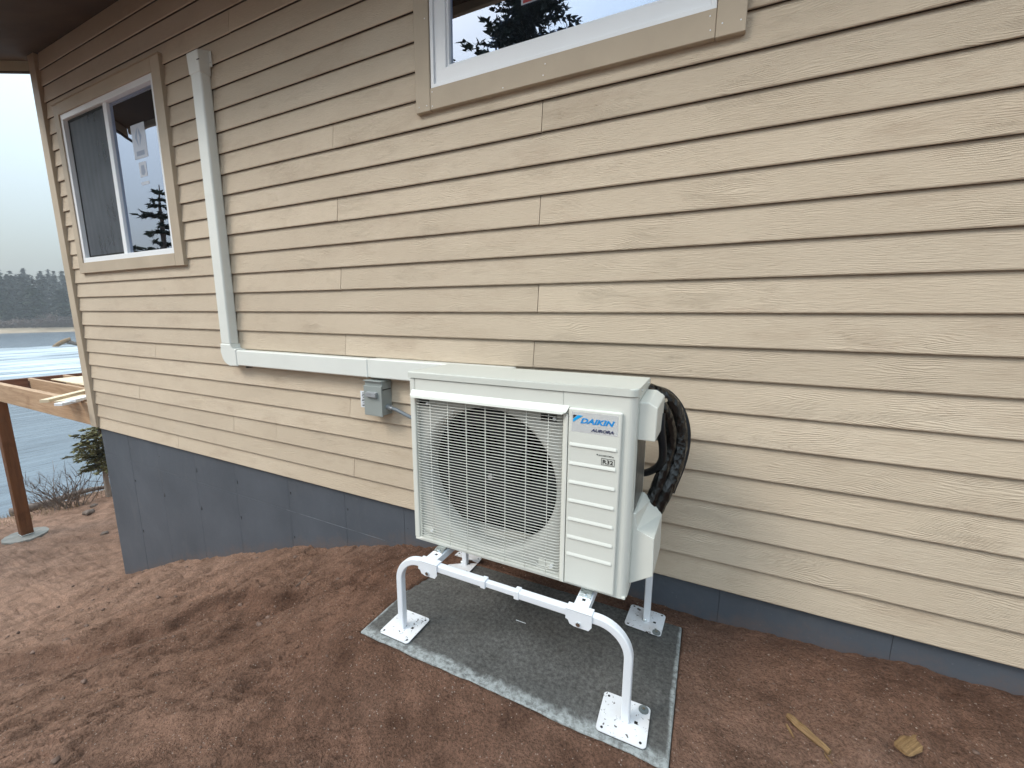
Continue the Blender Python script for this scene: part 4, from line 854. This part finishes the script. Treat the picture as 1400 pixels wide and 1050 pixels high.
chunk('wood_splinter', 0.455, -0.502, 0.155, 0.036, 0.018, math.radians(-42), 'long split piece of weathered wood on the red soil, left of the flat wood chip', 'wood scrap', 4)
chunk('wood_splinter', 0.398, -0.512, 0.050, 0.009, 0.008, math.radians(-70), 'tiny wood sliver beside the end of the long split piece', 'wood scrap', 8)
chunk('wood_splinter', 0.500, -0.565, 0.06, 0.006, 0.006, math.radians(-62), 'dark thin twig sliver below the long split piece of wood', 'wood scrap', 12)
chunk('wood_chip', 0.785, -0.405, 0.130, 0.066, 0.010, math.radians(48), 'flat jagged brown wood chip on the soil at lower right', 'wood scrap', 9, 0.0)
tag(link('stick', (lambda b: (tube(b, smoothpath([(0, 0, 0.004), (0.03, -0.05, 0.008), (0.045, -0.11, 0.006), (0.06, -0.17, 0.004)]), 0.004, 6), bm2me(b))[1])(bmesh.new()), M['twig'], loc=(-2.55, -0.33, gz(-2.55, -0.40)+0.004)), 'thin dark stick lying on the soil mound near the foundation', 'stick')

# ------------------------------------------------------------------ vegetation
def conifer(name, x, y, z, h, rad, label, mat=M['needle2'], seed=1, whorls=22, group=None, clear=0.12, shape=1.0, leaf=0.16, parent_mat=M['bark'], per=9, bushy=1.0):
    rr = random.Random(seed); t = empty(name, (x, y, z), label, 'tree', group)
    bm = bmesh.new(); tube(bm, [(0, 0, -0.3), (rr.uniform(-.05, .05), 0, h*0.3), (rr.uniform(-.08, .08), rr.uniform(-.08, .08), h*0.7), (0, 0, h)], lambda f: 0.028*h*(1-f)+0.015, 8)
    limbs = []
    V = []; F = []
    for k in range(whorls):
        f = clear+(1-clear)*(k+rr.random()*0.5)/whorls; zz = f*h; R_ = rad*((1-f)**shape)*rr.uniform(0.75, 1.15)+0.05
        nb_ = max(4, int(per*(0.6+0.6*(1-f))))
        for b in range(nb_):
            a_ = rr.uniform(0, 2*math.pi); L_ = R_*rr.uniform(0.55, 1.1); dr = Vector((math.cos(a_), math.sin(a_), 0)); droop = rr.uniform(-0.30, 0.12)
            p0 = Vector((0, 0, zz)); p1 = p0+dr*L_+Vector((0, 0, droop*L_+0.08*L_)); limbs.append((p0, p1, 0.012*h*(1-f)*0.35+0.004))
            ns = max(5, int(L_/leaf*4.2*bushy))
            for s_ in range(ns):
                u = (s_+0.8+rr.random()*0.6)/ns; pc = p0.lerp(p1, min(u, 1))+Vector((rr.gauss(0, .05), rr.gauss(0, .05), rr.gauss(0, .03)-0.03*u))*L_*0.55
                for q in range(2):
                    s = leaf*rr.uniform(0.5, 1.1); aa = a_+rr.gauss(0, 0.9); e1 = Vector((math.cos(aa), math.sin(aa), rr.gauss(-0.1, 0.35))).normalized()*s; e2 = Vector((rr.gauss(0, 1), rr.gauss(0, 1), rr.gauss(0, .8))).normalized()*s*0.30
                    n_ = len(V); V += [tuple(pc-e2), tuple(pc+e1*0.6-e2*.6), tuple(pc+e1), tuple(pc+e2)]; F.append((n_, n_+1, n_+2, n_+3))
    for p0, p1, r in limbs: cyl(bm, p0, p1, r, r*0.3, 4, False)
    link('trunk', bm2me(bm), parent_mat, t); link('crown', tri_mesh('crown', V, F), mat, t); return t
# trees behind the camera, mirrored in the window panes
conifer('pine_tree', -5.9, -11.0, gz(-5.9, -11.0)-0.1, 14.2, 3.6, 'tall dark pine behind the photographer, mirrored in the large upper window', M['needle2'], 3, 38, clear=0.3, shape=0.4, leaf=0.24, per=15, bushy=1.5)
conifer('spruce_tree', -12.55, -3.68, gz(-12.55, -3.68), 7.3, 2.4, 'slender spruce by the lake, mirrored in the left window', M['needle2'], 5, 34, clear=0.05, shape=0.8, leaf=0.15, per=11, bushy=1.3)
conifer('pine_tree', 5.5, -13.0, gz(5.5, -13.0), 11, 2.6, 'pine standing well behind the photographer to the right', M['needle2'], 8, 20, clear=0.25, shape=0.6, leaf=0.36, per=8)
# small pine and bare shrub at the bank beyond the corner
p = conifer('young_pine', -11.3, 1.50, gz(-11.3, 1.50), 1.55, 0.52, 'small green pine with a pale leaning trunk by the foundation corner above the lake', M['needle'], 11, 15, clear=0.40, shape=0.3, leaf=0.10, parent_mat=M['deadwood'], per=11, bushy=1.25)
def shrub(name, x, y, h, wd, nst, label, seed, cat='shrub'):
    rr = random.Random(seed); bm = bmesh.new()
    for k in range(nst):
        a_ = rr.uniform(0, 6.28); dr = Vector((math.cos(a_), math.sin(a_), 0)); l_ = h*rr.uniform(0.6, 1.1); b0 = Vector((rr.gauss(0, .12), rr.gauss(0, .12), -0.05))
        P = [b0]; dv = (dr*wd*rr.uniform(0.2, 1)+Vector((0, 0, 1))*h).normalized()
        for s_ in range(6): dv = (dv+Vector((rr.gauss(0, .13), rr.gauss(0, .13), rr.gauss(-.02, .08)))).normalized(); P.append(P[-1]+dv*l_/6)
        tube(bm, P, lambda f: 0.0075*(1-f)+0.002, 4, False)
        for s_ in range(5):
            i_ = rr.randint(2, 5); q = P[i_]; dd = (dv+Vector((rr.gauss(0, .6), rr.gauss(0, .6), rr.gauss(.1, .4)))).normalized(); q2 = q+dd*l_*rr.uniform(.15, .4)
            tube(bm, [q, q.lerp(q2, .5)+Vector((0, 0, .01)), q2], lambda f: 0.004*(1-f)+0.0015, 3, False)
    return tag(link(name, bm2me(bm), M['twig'], loc=(x, y, gz(x, y))), label, cat)
shrub('bare_shrub', -11.6, 1.02, 1.0, 0.9, 34, 'leafless grey-brown shrub on the bank beside the small pine', 2)
shrub('bare_shrub', -12.3, 0.85, 0.55, 0.7, 22, 'low leafless twiggy clump at the water edge behind the larger shrub', 6)
shrub('bare_shrub', -12.2, 2.2, 0.9, 0.8, 26, 'leafless shrub half hidden behind the small pine trunk', 9)
V = []; F = []
for k in range(2600):
    x = random.uniform(-13.3, -11.2); y = random.uniform(-1.5, 4.0)
    if random.random() > 0.35+0.5*math.exp(-((y-1.3)/1.2)**2): continue
    z = -3; h_ = random.uniform(0.05, 0.17); a_ = random.uniform(0, 6.28); n_ = len(V); r = 0.005
    V += [(x-r*math.cos(a_), y-r*math.sin(a_), 0), (x+r*math.cos(a_), y+r*math.sin(a_), 0), (x+random.gauss(0, .05), y+random.gauss(0, .05), h_)]; F.append((n_, n_+1, n_+2))
V = np.array(V); zz = ground_h(V[:, 0], V[:, 1]); V[:, 2] += np.repeat(zz.reshape(-1, 3)[:, 0], 3)
link('dead_grass', tri_mesh('grass', V.tolist(), F), M['grass'], kind='stuff')
# strip of snow on the shore, a log lying along it and stones
bm = bmesh.new(); pr = []
for k in range(40):
    y = -3+k*0.2; pr.append((y, -13.95+0.35*math.sin(y*1.3)+0.12*math.sin(y*4), 0.22+0.10*math.sin(y*2.1+1)+0.05*math.sin(y*7)))
A = [bm.verts.new((c_-w_, y, -2.985)) for y, c_, w_ in pr]; T_ = [bm.verts.new((c_, y, -2.93)) for y, c_, w_ in pr]; B = [bm.verts.new((c_+w_, y, -2.94)) for y, c_, w_ in pr]
for k in range(39): bm.faces.new((A[k], A[k+1], T_[k+1], T_[k])); bm.faces.new((T_[k], T_[k+1], B[k+1], B[k]))
link('snow_strip', bm2me(bm), M['snow'], kind='stuff')
tag(link('fallen_log', (lambda b: (tube(b, smoothpath([(0, 0.0, 0), (0.2, .5, .05), (0.15, 1.1, .07), (0.3, 1.7, .02)]), lambda f: 0.07*(1-f)+0.03, 8), bm2me(b))[1])(bmesh.new()), M['twig'], smooth=True, loc=(-12.75, 0.45, gz(-12.6, 0.9)+0.03)), 'dark weathered log lying along the bank beneath the bare shrub', 'log')
for k, (x, y, r, lb) in enumerate([(-10.6, 0.95, 0.085, 'brown stone on the slope just right of the deck footing'), (-11.0, 1.15, 0.06, 'smaller brown stone uphill of the pair near the shrub'), (-9.0, 0.62, 0.05, 'small dark stone in the soil close to the foundation corner')]):
    bm = bmesh.new(); bmesh.ops.create_icosphere(bm, subdivisions=3, radius=r)
    for v in bm.verts: q = v.co.normalized(); v.co = v.co*(1+0.22*math.sin(q.x*5+k)*math.cos(q.y*4+k*2)+0.08*math.sin(q.z*13)); v.co.z *= 0.6
    tag(link('stone', bm2me(bm), M['twig'], smooth=True, loc=(x, y, gz(x, y)+r*0.2)), lb, 'stone')
# driftwood frozen in the lake
dw = empty('driftwood', (-80, 22.2, -3.0), 'brown broken tree snag sticking up out of the lake ice', 'driftwood')
bm = bmesh.new(); tube(bm, smoothpath([(0, -1.3, -0.1), (0.1, -0.7, 0.35), (0, 0.0, 0.75), (0.2, 0.45, 0.95)]), lambda f: 0.30-0.22*abs(f-.5), 8, rf=wr(9)); tube(bm, [(0, 0.2, .7), (0, .5, 1.15)], 0.12, 6); link('stump', bm2me(bm), M['chip'], dw, smooth=True)
bm = bmesh.new(); tube(bm, smoothpath([(0, 0.2, 0.6), (0, 1.0, 0.25), (0.3, 1.9, -0.05), (0.2, 2.6, 0.05)]), lambda f: 0.22*(1-f)+0.1, 7, rf=wr(2)); tube(bm, [(0, 1.2, .2), (0, 2.0, .45)], 0.08, 5); link('limb', bm2me(bm), M['bark'], dw)

# ------------------------------------------------------------------ far shore: brush, forest and the nearer pines
def ctree(rr, V, F, x, y, z, h, rad, layers, nleaf):
    n_ = len(V)
    for k in range(5):
        a_ = 2*math.pi*k/5; V.append((x+math.cos(a_)*h*.02, y+math.sin(a_)*h*.02, z))
    V.append((x, y, z+h)); F.extend([(n_+k, n_+(k+1) % 5, n_+5) for k in range(5)])
    for q in range(nleaf):
        f = rr.random()**0.8; zz = z+h*(0.12+0.88*f); R_ = rad*(1-f)**0.75*(0.55+0.5*math.sin(f*layers*6.28+rr.gauss(0, .5)))+0.15; a_ = rr.uniform(0, 6.28); r = R_*rr.uniform(.3, 1)
        s = rad*rr.uniform(.13, .34); c_ = Vector((x+math.cos(a_)*r, y+math.sin(a_)*r, zz-0.12*r)); e1 = Vector((math.cos(a_), math.sin(a_), rr.gauss(-.2, .25)))*s; e2 = Vector((-math.sin(a_), math.cos(a_), rr.gauss(0, .25)))*s*0.8
        n_ = len(V); V += [tuple(c_-e1*.4-e2*.6), tuple(c_+e1), tuple(c_-e1*.3+e2*.7)]; F.append((n_, n_+1, n_+2))
rr = random.Random(42); V = []; F = []
for k in range(400):
    x = rr.uniform(-205, -152); y = rr.uniform(14, 82) if k < 290 else rr.uniform(-110, 150)
    ctree(rr, V, F, x, y, gz(x, y)-.2, rr.uniform(8.0, 12.5)*(1+(-152-x)*0.0040), rr.uniform(2.0, 3.3), 5, 270)
link('forest', tri_mesh('forest', V, F), M['farneedle'], kind='stuff')
for k, (x, y, h, r, lb) in enumerate([(-149.5, 39.3, 9.6, 3.6, 'broad dark pine in front of the far forest across the lake'), (-150.5, 44.6, 9.2, 3.0, 'dark pine at the far shore right of the broad one, nearest the house corner'), (-150.5, 34.6, 7.8, 2.6, 'shorter dark conifer at the far shore left of the broad pine')]):
    V = []; F = []; ctree(random.Random(k+70), V, F, 0, 0, -.3, h, r, 6, 900)
    t = empty('far_pine', (x, y, gz(x, y)), lb, 'tree', 'pines at the front of the far shore'); link('crown', tri_mesh('crown', V[6:], [tuple(i-6 for i in f) for f in F[5:]]), M['needle2'], t); bm = bmesh.new(); cyl(bm, (0, 0, -.4), (0, 0, h*.9), .2, .05, 6); link('trunk', bm2me(bm), M['bark'], t)
V = []; F = []
for k in range(5200):
    y = rr.uniform(8, 90); x = rr.uniform(-149.5, -144.5); hh = rr.uniform(0.3, 1)*(1.8+0.7*math.sin(y*.5)+0.5*math.sin(y*1.3)); c_ = Vector((x, y, gz(x, y) if k % 40 == 0 else -1.7)); n_ = len(V)
    for q in range(3):
        a_ = rr.uniform(0, 6.28); tp = c_+Vector((rr.gauss(0, .5), rr.gauss(0, .5), hh)); n_ = len(V); V += [tuple(c_+Vector((-.03, -.05, -.3))), tuple(c_+Vector((.03, .05, -.3))), tuple(tp)]; F.append((n_, n_+1, n_+2))
        s = 0.16; V += [tuple(tp+Vector((rr.gauss(0, s), rr.gauss(0, s), rr.gauss(0, s)))) for _ in range(3)]; F.append((n_+3, n_+4, n_+5))
link('shore_brush', tri_mesh('shore_brush', V, F), M['brush'], kind='stuff')

# ------------------------------------------------------------------ air
hz = bpy.data.materials.new('winter_haze'); hz.use_nodes = True; hn = hz.node_tree; hn.nodes.remove(hn.nodes['Principled BSDF'])
pv = hn.nodes.new('ShaderNodeVolumePrincipled'); pv.inputs['Color'].default_value = (0.90, 0.95, 1.0, 1); pv.inputs['Density'].default_value = 0.0011; pv.inputs['Anisotropy'].default_value = 0.0
hn.links.new(pv.outputs[0], hn.nodes['Material Output'].inputs['Volume'])
bm = bmesh.new(); bx(bm, -264, 29, -120, 160, -8.0, 20.0); link('haze', bm2me(bm), hz, kind='stuff')
